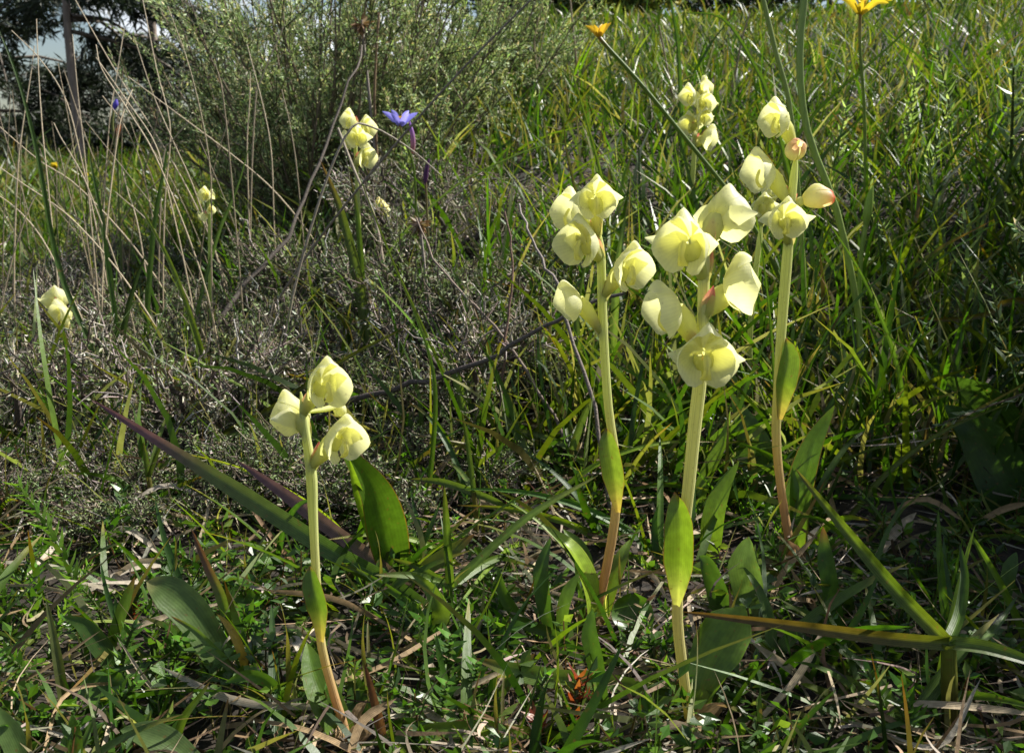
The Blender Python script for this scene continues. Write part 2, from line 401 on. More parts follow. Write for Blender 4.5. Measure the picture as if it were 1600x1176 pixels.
# ------------------------------------------------------------------ low grey heath shrublets
def heath_kind(seed, hgt, rad, ntw, green):
    r = np.random.default_rng(seed)
    wood = Acc(); tw = Acc(); lf = Acc(); P0 = []; P1 = []
    nb = 9
    stems = []
    for i in range(nb):
        a = 6.28*i/nb+r.uniform(-.4, .4); q = rad*r.uniform(.5, 1)
        P = spline([[0, 0, -.004], [math.cos(a)*q*.4, math.sin(a)*q*.4, hgt*r.uniform(.1, .35)],
                    [math.cos(a+.3)*q*.75, math.sin(a+.3)*q*.75, hgt*r.uniform(.3, .6)], [math.cos(a+.2)*q, math.sin(a+.2)*q, hgt*r.uniform(.6, 1)]], 16)
        P += r.normal(0, .0012, P.shape)
        stems.append(P); wood.add(*tube(P, np.linspace(.0036, .0011, 16)*r.uniform(.8, 1.2, 16), 6, (.085, .07, .062)))
    S = np.concatenate([p[3:] for p in stems])
    hub = S[r.integers(0, len(S), 46)]; p = hub[r.integers(0, 46, ntw)]+r.normal(0, .0065, (ntw, 3))
    outw = norm(p*[1, 1, .2]); d = norm(outw*.5+[0, 0, .75]+r.normal(0, .55, (ntw, 3))); L = r.uniform(.012, .036, ntw)
    P0 = p; P1 = p+d*L[:, None]
    dead = r.uniform(0, 1, ntw) > green
    tc_ = np.where(dead[:, None], pick([(.42, .39, .35), (.28, .25, .21), (.13, .105, .085)], (2, 2, 2), ntw), pick([(.20, .18, .14), (.12, .10, .08)], (1, 1), ntw))
    tw.add(*twigs(P0, P1, np.full(ntw, .00065), np.full(ntw, .0004), tc_, .09, 3))
    m = 13; n = ntw*m
    t = np.tile(np.linspace(.1, 1.02, m), ntw)[:, None]; b = np.repeat(P0, m, 0)*(1-t)+np.repeat(P1, m, 0)*t
    dd = norm(np.repeat(d, m, 0)*.55+r.normal(0, .75, (n, 3)))
    dl = np.repeat(dead, m)
    c = np.where(dl[:, None], pick([(.47, .44, .40), (.30, .265, .21), (.16, .125, .085), (.60, .57, .53), (.20, .19, .09)], (3, 3, 2.5, 1.2, 1.5), n, .2),
                 pick([(.13, .19, .06), (.20, .25, .11), (.08, .12, .04), (.30, .32, .20)], (3, 2, 2, 1), n, .2))
    keep = r.uniform(0, 1, n) < np.where(dl, .75, 1)
    lf.add(*leaves(b[keep], dd[keep], r.uniform(.0022, .0052, keep.sum()), r.uniform(.0009, .0019, keep.sum()), c[keep]))
    return wood.mesh('branches'), tw.mesh('twigs'), lf.mesh('leaves', smooth=False)
HK = [heath_kind(41, .062, .085, 520, .50), heath_kind(42, .05, .10, 520, .75), heath_kind(43, .070, .075, 450, .30), heath_kind(44, .042, .08, 480, .92)]
def heath(x, y, k, s, rz, label, group, sink=0.004, sz=1.0):
    base = (x, y, float(H(x, y))-sink)
    root = thing('heath_shrublet', base, label, 'shrub', group); root.rotation_euler = (0, 0, rz); root.scale = (s, s, s*sz)
    for nm, me, mt in zip(('branches', 'twigs', 'leaves'), HK[k], (M_TWIG, M_TWIG, M_HEATH)):
        tag(obj(nm, me, mt, root), kind='stuff')
    return root
hl = ['low grey twiggy heath shrublet with pale dead tips behind the purple sword leaf',
      'low grey-green heath shrublet with tiny pale leaves among the dry stalks',
      'bare grey dead heath shrublet with tangled twigs', 'low green heath shrublet with tiny leaves in the mat']
spots = [(-.20, .60), (-.10, .58), (-.285, .66), (-.01, .62), (-.15, .72), (-.05, .74), (-.25, .80), (-.38, .78), (.0, .70), (-.33, .60), (-.15, .87),
         (-.42, .93), (-.06, .90), (-.28, .96), (-.10, 1.02), (-.52, 1.05), (-.12, .50), (-.045, .535), (.05, .56), (-.21, .50), (-.40, 1.2), (-.25, 1.15), (-.12, 1.18), (-.30, .545), (-.16, .455), (-.225, .46), (-.28, .44), (-.105, .46), (-.05, .445), (-.34, .49), (-.19, .415)]
for i, (x, y) in enumerate(spots):
    k = (2, 0, 1, 2, 0, 1, 1, 3, 3, 0, 3)[i % 11]; near = y < .60
    heath(x+rng.uniform(-.015, .015), y+(.075 if near else 0)+rng.uniform(-.015, .015), k, rng.uniform(.65, .8) if near else rng.uniform(.85, 1.2), rng.uniform(0, 6.28), hl[k], 'heath shrublets of the mat: '+str(('grey', 'grey-green', 'bare', 'green')[k]), sz=.75 if near else 1)
for (x, y, k) in [(.30, .72, 3), (.42, .85, 3), (.36, .58, 3), (.22, .98, 3), (.55, 1.05, 1), (.62, 1.3, 3)]:
    heath(x, y, k, rng.uniform(.5, .75), rng.uniform(0, 6.28), 'small low shrublet hidden in the grass of the slope', 'shrublets in the slope grass')
# unseen shrubs added out of frame to shade the lower right and the slope
feathery(.355, .465, .31, .105, 120, 37, 'unseen feathery shrub added to cast shade on the foreground, outside the picture at its right', dens=1.2)
feathery(.53, .70, .42, .12, 60, 39, 'unseen feathery shrub added for shade between the other two, outside the picture at its right', dens=1.2)
feathery(.66, .92, .52, .16, 60, 38, 'taller unseen feathery shrub added to shade the slope, outside the picture at its right', dens=1.2)

# ------------------------------------------------------------------ uncounted ground cover
def scatter(n, y0, y1, p=1.0, half=0.62):
    """points on the ground in front of and beside the camera, thinning with distance"""
    u = rng.uniform(0, 1, n)
    y = (y0**(1-p)+u*(y1**(1-p)-y0**(1-p)))**(1/(1-p)) if p != 1 else y0*(y1/y0)**u
    x = rng.uniform(-half, half, n)*(y+.12)
    return np.stack([x, y, H(x, y)], 1)
def in_heath(P):
    x, y = P[:, 0], P[:, 1]
    return sstep(.05, -.05, x)*sstep(.44, .52, y)*sstep(1.1, .85, y)
def patch(P, f, s):
    return .5+.5*np.sin(P[:, 0]*f+s)*np.cos(P[:, 1]*f*.8+1.7*s)+.25*np.sin(P[:, 0]*f*2.3+P[:, 1]*f*1.9+s)
GREEN = [(.085, .165, .018), (.055, .12, .016), (.16, .23, .028), (.105, .175, .04), (.24, .28, .045), (.04, .09, .022)]
DRYC = [(.42, .36, .23), (.30, .24, .14), (.52, .47, .36), (.22, .15, .085), (.34, .33, .28)]
def grass_mass(n, y0, y1, p, Ls, ws, dryf, keepf, name, label, spread=.42, segs=4, redf=.05):
    P = scatter(n, y0, y1, p); k = keepf(P) > rng.uniform(0, 1, n); P = P[k]; n = len(P)
    # tufting: pull the feet toward shared centres
    d = norm(rng.normal(0, spread, (n, 3))*[1, 1, .25]+[0, 0, 1.0]); L = rng.uniform(*Ls, n)*rng.uniform(.6, 1.1, n)*np.where(P[:, 0] < -.12*P[:, 1], 1, np.clip(1.3-.3*P[:, 1], .33, 1))
    az = norm(rng.normal(size=(n, 3))*[1, 1, 0]); bend = az*rng.uniform(.05, .55, (n, 1))-np.array([0, 0, 1])*rng.uniform(.0, .35, (n, 1))
    dry = rng.uniform(0, 1, n) < dryf
    c = np.where(dry[:, None], pick(DRYC, (3, 2, 1.5, 1.5, 1), n)*np.array([.85, .9, 1.25]), pick(GREEN, (3, 3, 2.2, 2, 1, 2), n))
    tip = np.where((rng.uniform(0, 1, n) < redf)[:, None], np.array([[.30, .12, .04]]), c*1.05)
    tip = np.where((rng.uniform(0, 1, n) < .22)[:, None], np.array([[.36, .30, .15]]), tip)
    P[:, 2] -= .002
    a = Acc().add(*blades(P, d, L, rng.uniform(*ws, n), bend, c, segs, tip))
    o = a.build(name, M_GRASS, None); tag(o, label, 'grass', kind='stuff'); return o
slope = lambda P: (1-.8*in_heath(P))*np.clip(.4+patch(P, 9, 1.0), .6, 1)
grass_mass(18000, .5, 3.6, .9, (.05, .14), (.0024, .0058), .20, slope, 'slope_grass', 'mixed green and dry grass covering the rising slope')
grass_mass(10000, 1.2, 5.5, .9, (.06, .16), (.003, .0065), .30, lambda P: (1-.3*in_heath(P)), 'crest_grass', 'pale seeding grass along the crest of the slope', .4, 4)
grass_mass(9000, 2.5, 11, 1.2, (.10, .28), (.006, .012), .30, lambda P: np.ones(len(P)), 'far_grass', 'far grass of the field below the pines', .4, 3)
grass_mass(1500, .16, .55, .4, (.025, .075), (.0016, .0040), .25, lambda P: .35+.65*patch(P, 30, 2.), 'short_grass', 'short thin grass growing through the litter in the foreground', .9, 5, .12)
grass_mass(2200, .45, 1.2, .8, (.04, .11), (.0009, .002), .55, in_heath, 'heath_grass', 'thin dry grass blades poking through the grey heath', .5, 4)

# litter: dead curled grass bits lying on the soil
def litter(n, y0, y1, p, Ls, ws, zs, keepf, name, label):
    P = scatter(n, y0, y1, p); P = P[keepf(P) > rng.uniform(0, 1, n)]; n = len(P)
    P[:, 2] += rng.uniform(*zs, n)*rng.uniform(0, 1, n)
    d = norm(rng.normal(size=(n, 3))*[1, 1, .28]); L = rng.uniform(*Ls, n)*rng.uniform(.5, 1, n)
    bend = rng.normal(size=(n, 3))*[.5, .5, .2]*.7
    c = pick([(.45, .39, .28), (.34, .27, .17), (.24, .17, .10), (.56, .51, .43), (.14, .10, .065), (.36, .34, .31)], (3, 3, 2, 1.5, 2, 2), n, .22)
    o = Acc().add(*blades(P, d, L, rng.uniform(*ws, n), bend, c, 4)).build(name, M_DRY); tag(o, label, 'litter', kind='stuff'); return o
litter(13000, .17, .85, .6, (.01, .05), (.0006, .0022), (0, .02), lambda P: np.clip(.35+.75*patch(P, 17, .4), .2, 1), 'dead_grass_litter', 'dead curled grass litter covering the soil between the orchids')
litter(9000, .5, 1.8, .8, (.015, .06), (.0006, .0018), (0, .03), lambda P: 1-.3*in_heath(P), 'slope_litter', 'dead grass litter under the slope grass')

# small-leaved creeping herbs
def herbs(n, y0, y1, p, keepf, name, label, pal, wts, size=(.0038, .0085), hgt=.02):
    P = scatter(n, y0, y1, p); P = P[keepf(P) > rng.uniform(0, 1, n)]; n = len(P); m = 9
    top = P+norm(rng.normal(0, .5, (n, 3))+[0, 0, .8])*rng.uniform(.4, 1.3, (n, 1))*hgt
    a = Acc(); a.add(*twigs(P-[0, 0, .002], top, np.full(n, .0005), np.full(n, .0003), pick([(.10, .10, .04), (.16, .08, .05)], (2, 1), n)))
    t = np.tile(np.linspace(.35, 1.0, m), n)[:, None]; b = np.repeat(P, m, 0)*(1-t)+np.repeat(top, m, 0)*t
    d = norm(rng.normal(size=(n*m, 3))*[1, 1, .4]+[0, 0, .35])
    L = rng.uniform(*size, n*m); tn = np.repeat(rng.uniform(.7, 1.35, (n, 1)), m, 0)
    a.add(*leaves(b, d, L, L*rng.uniform(.3, .55, n*m), pick(pal, wts, n*m, .15)*tn))
    o = a.build(name, M_LEAF, smooth=False); tag(o, label, 'herb', kind='stuff'); return o
HP = [(.07, .14, .03), (.10, .18, .035), (.05, .10, .03), (.16, .22, .06)]
herbs(2300, .17, .62, .5, lambda P: np.clip(patch(P, 24, 3.)+.05, 0, 1)*(1-.6*in_heath(P)), 'creeping_herb', 'small-leaved green creeping herb matting the foreground', HP, (3, 3, 3, 1))
herbs(2600, .5, 1.6, .7, lambda P: np.clip(patch(P, 12, 5.)-.15, 0, 1)*(1-.5*in_heath(P)), 'slope_herb', 'small silvery green herb among the slope grass', HP+[(.30, .36, .27)], (3, 2, 3, 1, 2.2), (.003, .008), .03)

# ------------------------------------------------------------------ counted tufts of grass
def tuft_kind(seed, nb, Ls, ws, pal, wts, spread):
    r = np.random.default_rng(seed); res = []
    for i in range(nb):
        d = norm(r.normal(0, spread, 3)*[1, 1, .2]+[0, 0, 1]); L = r.uniform(*Ls); az = norm(r.normal(size=3)*[1, 1, 0])
        t = np.linspace(0, 1, 7)[:, None]; P = r.normal(0, .003, 3)*[1, 1, 0]+L*(d*t+(az*r.uniform(.1, .5)-np.array([0, 0, r.uniform(.05, .3)]))*t**2)-[0, 0, .002]
        c = pick(pal, wts, 1)[0]; tip = c*r.uniform(.9, 1.3) if r.uniform() > .3 else np.array([.34, .24, .10])
        V, F, C = ribbon(P, r.uniform(*ws), [(0, c*np.array([1.3, 1.2, 1.2])), (.3, c), (.75, c), (1, tip)], 9, 3, .3, r.uniform(-.8, .8), prof='blade', seed=seed+i)
        res.append(mesh_np('blade', V, F, C))
    return res
TK = [tuft_kind(61, 7, (.05, .11), (.003, .0055), GREEN, (3, 2, 3, 1, 2, 1), .35), tuft_kind(62, 6, (.06, .13), (.0026, .0048), GREEN, (2, 3, 1, 2, 0, 3), .3),
      tuft_kind(63, 6, (.05, .11), (.002, .004), GREEN+DRYC, (1, 1, 1, 1, 1, 0, 2, 2, 1, 1, 1), .45), tuft_kind(64, 5, (.03, .06), (.002, .004), GREEN, (2, 2, 2, 1, 1, 2), .7),
      tuft_kind(65, 5, (.06, .12), (.0014, .0026), DRYC, (3, 2, 2, 1, 2), .4),
      tuft_kind(66, 5, (.025, .06), (.0036, .0062), GREEN, (2, 2, 2, 2, 0, 2), .75)]
TL = ['tuft of bright green grass blades', 'tuft of dark green narrow grass blades', 'tuft of mixed green and straw-coloured grass', 'short tuft of broad green grass blades', 'tuft of dry straw-coloured grass', 'tuft of short broad strap leaves']
def tuft(x, y, k, s, zone):
    z = float(H(x, y))-.001
    lb = TL[k]+' '+zone
    root = thing('grass_tuft', (x, y, z), lb, 'grass tuft', lb); root.rotation_euler = (0, 0, rng.uniform(0, 6.28)); root.scale = (s, s, s)
    for me in TK[k]: obj('blade', me, M_DRY if k == 4 else M_GRASS, root)
n = 0
while n < 110:
    P = scatter(1, .52, 1.5, .9, .58)[0]
    if rng.uniform() < in_heath(P[None])[0]*.93: continue
    k = int(rng.choice(5, p=[.3, .27, .2, .1, .13])); tuft(P[0], P[1], k, rng.uniform(.75, 1.15), 'on the sunny slope'); n += 1
n = 0
while n < 92:
    P = scatter(1, .25, .55, .3, .56)[0]
    # keep the middle, where the orchids stand, to short tufts
    k = int(rng.choice([2, 3, 5, 5, 5, 5])); tuft(P[0], P[1], k, rng.uniform(.5, .8) if k not in (3, 5) else rng.uniform(.8, 1.35), 'in the litter around the orchids'); n += 1
for i in range(20):
    P = scatter(1, .5, 1.1, .9, .5)[0]; x = -abs(P[0])-.02
    tuft(x, P[1], int(rng.choice([1, 2, 4, 4])), rng.uniform(.7, 1.1), 'growing through the grey heath')

# ------------------------------------------------------------------ orchids
CREAM = np.array([.88, .88, .48]); CREAM_E = np.array([.91, .91, .68]); GRN = np.array([.52, .60, .18]); PINK = np.array([.80, .30, .24])
UP = np.array([0, 0, 1.])
def frame(face, up):
    Y = norm(face); X = norm(np.cross(Y, up)); return X, Y, np.cross(X, Y)
def make_flower(root, org, C, R, face, join, seed, up=UP, opn=1.0, ears=1.0, pink=0.0, bract=True, ys=1.2):
    r = np.random.default_rng(seed); X, Y, Z = frame(face, up)
    L = lambda p: C+R*(p[..., :1]*X+p[..., 1:2]*Y+p[..., 2:3]*Z)
    ph = r.uniform(0, 6.28, 6)
    def lump(p, a):
        zz = np.clip(p[..., 2], 0, 1.3); p = p*np.stack([1-.19*zz, 1+0*zz, 1+.05*zz], -1)*np.array([1.04, 1, 1])
        n_ = np.sin(3.1*p[..., 0]+ph[0])*np.sin(2.7*p[..., 2]+ph[1])+.6*np.sin(5.3*p[..., 1]+ph[2]+2*p[..., 0]); return p*(1+a*n_[..., None])
    def tintc(t, base=CREAM):
        c = base*(1-t[..., None])+CREAM_E*t[..., None]
        gr = np.clip(.35-t, 0, 1)[..., None]*1.1; c = c*(1-gr)+np.array([.80, .76, .22])*gr
        if pink: 
            k = np.clip(t*2.2-1.25+.2*np.sin(9*t+ph[3]), 0, 1)[..., None]*pink; c = c*(1-k)+PINK*k
        return c
    yscale = 1.0 if opn > .3 else ys
    # hood: the keeled upper sepal over the top, ending in a blunt nose
    n, m = 13, 9
    a = np.linspace(.12, 1.5+.38*opn if opn > .3 else 2.75, n)[:, None]; v = np.linspace(-1, 1, m)[None]
    hw = (.74*np.sin(np.clip(a/(a.max()+.16), 0, 1)*np.pi)**.55*.9+.04)
    phi = np.pi/2+v*hw
    rr = 1.04+.26*np.exp(-((a-1.45)/.38)**2)*np.exp(-(v/.38)**2)-.03*np.abs(v)
    p = np.stack([rr*np.sin(a)*np.cos(phi), -.86*yscale*rr*np.cos(a)+0*v, 1.0*rr*np.sin(a)*np.sin(phi)], -1); p = lump(p, .02)
    hood = Acc().add(L(p), gridF(n, m), tintc((a/a.max()+0*v)))
    # ovary joins the flower to the stem
    back = C-.80*yscale*R*Y
    mid = (join*.45+back*.55)-np.array([0, 0, .12*R])
    hood.add(*tube([join, mid, back+.08*R*Y], [.20*R, .28*R, .40*R, .48*R, .30*R], 9, ramp([(0, (.58, .63, .23)), (.5, (.72, .75, .33)), (1, (.80, .80, .38))], np.linspace(0, 1, 8)), n=8))
    fl = hood.build('flower', M_PET, root, org)
    # two large concave petals making the bowl
    for s in (1, -1):
        n, m = 15, 11
        u = np.linspace(0, 1, m)[None]; t = np.linspace(0, 1, n)[:, None]
        phi = np.radians(-86)+u*np.radians(164)
        if opn > .3: amax = np.interp(u, [0, .12, .28, .48, .72, .9, 1], [1.35, 1.62, 1.72, 1.98, 1.80, 1.72, 1.6])+r.normal(0, .07)
        else: amax = 2.85+0*u
        al = .10+t*(amax-.10)
        flare = 1+.10*opn*np.clip(t-.72, 0, 1)/.28*np.sin(np.pi*u)
        rx = 1.0*r.uniform(.95, 1.05)
        p = np.stack([s*rx*np.sin(al)*np.cos(phi)*flare, -.86*yscale*np.cos(al)+0*phi, .97*np.sin(al)*np.sin(phi)*flare], -1)
        # pointed lower front corner
        p[..., 2] -= .20*np.clip(t-.6, 0, 1)/.4*np.exp(-((u-.16)/.12)**2); p[..., 1] += .12*np.clip(t-.6, 0, 1)/.4*np.exp(-((u-.48)/.15)**2)
        p = lump(p, .035)
        Acc().add(L(p), gridF(n, m), np.concatenate([tintc(t+0*u)*np.array([1, 1, .92]), (u+0*t)[..., None]], -1).reshape(-1, 4)).build('petal', M_PET, fl, org)
    if ears > 0:
        for s in (1, -1):
            q = ears*r.uniform(.9, 1.1)
            P = np.array([[0.05*s, -.78, -.12], [.55*s, -.82, -.14], [1.02*s*q, -.55, -.02+r.uniform(-.08, .08)], [1.56*s*q, -.12, .06+r.uniform(-.15, .2)]])
            n, m = 10, 5; Pc = spline(P, n); t = np.linspace(0, 1, n); wv = np.interp(t, [0, .3, .65, 1], [.34, .56, .40, .02])
            v = np.linspace(-1, 1, m)
            p = Pc[:, None]+np.stack([0*wv[:, None]*v, .30*np.abs(v)**1.5*wv[:, None]-0*v, wv[:, None]*v], -1)
            Acc().add(L(p), gridF(n, m), tintc(np.repeat(np.clip(t, .35, 1)[:, None], m, 1))).build('sepal', M_PET, fl, org)
    if opn > .3:
        P = np.array([[0, .05, -.80], [0, .22, -.45], [0, .12, -.10], [0, -.05, .15]])
        n, m = 8, 5; Pc = spline(P, n); t = np.linspace(0, 1, n); wv = np.interp(t, [0, .4, .8, 1], [.22, .11, .16, .05]); v = np.linspace(-1, 1, m)
        p = Pc[:, None]+np.stack([wv[:, None]*v, -.12*np.abs(v)+0*wv[:, None], 0*wv[:, None]*v], -1)
        Acc().add(L(p), gridF(n, m), np.array([.85, .83, .36])).build('lip', M_PET, fl, org)
    if bract:
        dirb = norm(norm(back-join)*.55+UP*.8+r.normal(0, .15, 3)); b0 = join-UP*.25*R
        Acc().add(*ribbon([b0, b0+dirb*R*.8, b0+dirb*R*1.6], .58*R, [(0, (.48, .56, .20)), (.45, (.60, .52, .26)), (.75, (.72, .30, .28)), (1, (.66, .14, .20))], 8, 5, .5, r.uniform(-.8, .8), seed=seed)).build('bract', M_STEM, root, org)
    return fl
def px0(q): return float(q[0][0])
def orchid(label, Y, stem_px, wpx, flowers, leaves_=(), group=None, stops=None, base=None, name='orchid'):
    """stem_px from the foot up; flowers: (px, py, diameter px, face, options); everything in the upright plane at Y"""
    P = [W(x, y, Y) for x, y in stem_px]
    if base is not None: P = [np.array(base)]+P
    foot = P[0].copy(); foot[2] = float(H(foot[0], foot[1]))-.003
    if P[0][2] > foot[2]+.002: P = [foot]+P
    root = thing(name, foot, label, 'orchid', group)
    sc = PX(P[len(P)//2]); n = 26
    R = np.interp(np.linspace(0, 1, n), np.linspace(0, 1, len(wpx)), wpx)*sc/2*.70
    stops = stops or [(0, (.52, .28, .13)), (.25, (.55, .36, .17)), (.42, (.58, .54, .23)), (.6, (.62, .66, .27)), (1, (.66, .72, .29))]
    S = spline(P, n); R[-1] *= .25; R[-2] *= .75
    Acc().add(*tube(S, R, 12, ramp(stops, np.linspace(0, 1, n)))).build('stem', M_STEM, root, foot)
    if sc < .0004:
        for i in range(4):
            a_ = i*1.7+px0(stem_px); dv = np.array([math.cos(a_), math.sin(a_), 0]); b0 = foot+dv*R[0]*.7
            Acc().add(*ribbon([b0, b0+dv*.003+UP*.007, b0+dv*.009+UP*(.010+.003*(i % 2))], .007, [(0, (.30, .20, .10)), (.6, (.50, .38, .22)), (1, (.42, .30, .17))], 8, 5, .6, i*.9, wave=.3, prof='sheath', seed=i)).build('old_leaf_base', M_DRY, root, foot)
    for i, f in enumerate(flowers):
        px, py, dia, face = f[:4]; o = dict(f[4]) if len(f) > 4 else {}
        face = norm(np.array(face, float)); dy = o.pop('dy', None); Rf = dia*PX(W(px, py, Y))/2*.91
        C = W(px, py, Y+(dy if dy is not None else face[1]*Rf*1.3))
        bk = C-face*Rf*.8; j = o.pop('join', None)
        if j is None:
            drop = bk-np.array([0, 0, .9*Rf]); k = int(np.argmin(np.linalg.norm(S-drop, axis=1)))
        else: k = int(np.argmin(np.linalg.norm(S-W(j[0], j[1], Y), axis=1)))
        make_flower(root, foot, C, Rf, face, S[k], 100+17*i+int(px), **o)
    for (pts, wp, st, kw) in leaves_:
        kw = dict(kw); nm = kw.pop('name', 'leaf')
        Q = [W(a, b, Y+c) for a, b, c in pts]
        if kw.pop('foot', True): Q[0][2] = min(Q[0][2], float(H(Q[0][0], Q[0][1]))+.001)
        Acc().add(*ribbon(Q, wp*PX(Q[len(Q)//2]), st, **kw)).build(nm, M_LEAF, root, foot)
    return root
YG = (.19, .27, .04); MG = (.10, .17, .03); DG = (.055, .105, .025); RED = (.34, .10, .06); LG = (.26, .34, .07)
def yb(px, py): return G(px, py)[1]
sheath = lambda pts, w, c=MG, b=(.60, .38, .26), **k: (pts, w, [(0, b), (.10, tuple(np.array(b)*.6+np.array(c)*.4)), (.2, tuple(np.array(b)*.25+np.array(c)*.75)), (.35, c), (.9, c), (1, (.30, .10, .06))], dict(dict(name='sheath_leaf', foot=False, prof='sheath', fold=.55, edge=RED, m=7, n=16), **k))
leaf = lambda pts, w, c=MG, **k: (pts, w, [(0, LG), (.25, c), (.85, c), (1, YG)], dict(dict(prof='leaf', fold=.3, m=7, n=18), **k))

YL = yb(545, 1162)
orchid('front orchid with three cream flowers and a rust-coloured lower stem beside the large shadowed leaf', YL,
    [(546, 1160), (522, 1085), (501, 1000), (494, 900), (489, 800), (486, 735), (476, 665), (470, 612)], [24, 22, 20, 20, 19, 25, 19, 12],
    [(514, 602, 74, (.55, -.8, -.05), dict(ears=.6, join=(470, 640))), (452, 648, 66, (-.75, .45, -.25), dict(ears=1.05, join=(474, 690))),
     (541, 690, 74, (.65, -.72, -.25), dict(ears=.7, join=(486, 720))), (531, 640, 24, (.3, .6, -.8), dict(opn=0, ears=0, bract=False, dy=.016, join=(474, 640)))],
    [sheath([(503, 1002, -.004), (500, 950, -.005), (490, 912, -.004), (484, 884, -.002)], 36, (.13, .20, .05), roll=.5),
     leaf([(548, 1165, -.002), (515, 1110, .0), (490, 1050, .006), (479, 1003, .012)], 52, MG, roll=-.3, edge=YG),
     leaf([(556, 1165, .004), (562, 1120, .012), (558, 1080, .02), (548, 1040, .028)], 38, DG, roll=.4)])
YC = yb(925, 985)
orchid('orchid with five cream flowers rising between the two thickest stems, its leaf curling left', YC,
    [(926, 984), (945, 900), (962, 800), (962, 720), (951, 640), (945, 560), (941, 480), (939, 400), (934, 350)], [18, 21, 22, 21, 20, 20, 21, 20, 12],
    [(932, 312, 62, (.05, -.95, -.12), dict(ears=.95, join=(936, 362))), (886, 330, 64, (-.75, -.45, .05), dict(ears=0, dy=.006, join=(936, 370))),
     (902, 380, 72, (-.62, -.75, -.05), dict(ears=.55, join=(939, 410))), (990, 420, 70, (.5, -.85, -.12), dict(ears=.6, join=(946, 465))),
     (886, 474, 60, (-.88, -.28, -.3), dict(ears=0, join=(944, 515)))],
    [sheath([(966, 800, -.004), (961, 745, -.005), (953, 700, -.004), (947, 668, -.002)], 36, (.20, .26, .07), roll=.3),
     leaf([(926, 985, -.004), (922, 925, -.004), (895, 862, -.002), (850, 820, .004)], 44, (.36, .46, .07), roll=-.9, edge=(.4, .36, .1)),
     leaf([(924, 985, .004), (915, 915, .012), (905, 860, .016), (880, 826, .02)], 34, MG, roll=-.4),
     leaf([(938, 985, .004), (955, 915, .008), (972, 870, .012), (985, 842, .018)], 26, (.14, .20, .04), roll=.3, edge=RED)])
YD = yb(1078, 1142)
orchid('tallest-flowered front orchid with five large cream flowers on a thick pale stem', YD,
    [(1082, 1150), (1066, 1040), (1058, 950), (1066, 850), (1076, 760), (1086, 660), (1094, 590), (1098, 510), (1100, 430), (1106, 370)], [26, 26, 26, 27, 28, 30, 30, 26, 25, 14],
    [(1105, 562, 90, (.0, -.97, -.1), dict(ears=1.0, dy=-.014, join=(1096, 590))), (1032, 488, 84, (-.9, -.25, -.25), dict(ears=0, join=(1096, 545))),
     (1166, 448, 88, (.88, -.3, .12), dict(ears=0, join=(1100, 500))), (1066, 383, 90, (-.5, -.85, -.1), dict(ears=.95, join=(1100, 440))),
     (1136, 338, 84, (.6, .55, -.12), dict(ears=1.0, join=(1103, 400)))],
    [sheath([(1058, 945, -.004), (1064, 880, -.006), (1064, 815, -.005), (1054, 768, -.002)], 50, (.20, .28, .05), b=(.62, .55, .36), roll=.35),
     leaf([(1086, 1130, .004), (1098, 1065, .008), (1128, 1005, .014), (1163, 946, .02)], 84, (.12, .19, .04), wave=.30, prof='spoon', roll=.2, edge=YG),
     leaf([(1092, 1120, .03), (1120, 1040, .05), (1170, 960, .08), (1180, 850, .10)], 40, DG, roll=-.3)], stops=[(0, (.56, .52, .22)), (.3, (.58, .54, .24)), (.5, (.66, .67, .30)), (1, (.70, .73, .33))])
YE = yb(1240, 885)
orchid('orchid with pink-tinged buds and cream flowers, standing behind the tall pale stem', YE,
    [(1240, 884), (1224, 790), (1213, 690), (1216, 600), (1222, 500), (1231, 390), (1238, 300), (1244, 240)], [23, 21, 19, 21, 21, 23, 18, 16],
    [(1230, 344, 58, (.0, -.96, -.1), dict(ears=1.05, dy=-.014, join=(1233, 370))), (1184, 270, 64, (-.85, -.35, -.2), dict(ears=0, join=(1234, 330))),
     (1278, 309, 36, (.97, -.15, .08), dict(opn=0, ears=0, pink=1.4, ys=1.75, join=(1237, 325))), (1243, 234, 36, (.1, -.7, .55), dict(opn=0, ears=0, pink=.7, bract=False, dy=-.003, join=(1243, 246))),
     (1209, 187, 56, (-.8, -.45, -.05), dict(ears=.7, join=(1243, 236)))],
    [sheath([(1218, 655, -.004), (1226, 600, -.006), (1232, 560, -.004), (1228, 528, -.002)], 34, (.20, .28, .06), roll=-.3),
     leaf([(1243, 885, .004), (1246, 800, .01), (1268, 705, .016), (1304, 633, .022)], 48, (.10, .17, .04), roll=.5, edge=RED),
     leaf([(1236, 885, .006), (1246, 830, .012), (1242, 780, .012), (1238, 730, .016)], 28, MG, roll=-.5)])
YJ = .60
orchid('small orchid half hidden behind the pink-budded one, two little flowers on a thin stem', YJ, [(1172, 600), (1172, 520), (1180, 430), (1190, 350)], [10, 12, 13, 12],
    [(1194, 322, 36, (-.1, -.95, -.2), dict(ears=.9, dy=-.008)), (1207, 296, 34, (-.3, -.4, .6), dict(ears=.6))], stops=[(0, (.3, .36, .1)), (1, (.6, .66, .26))])
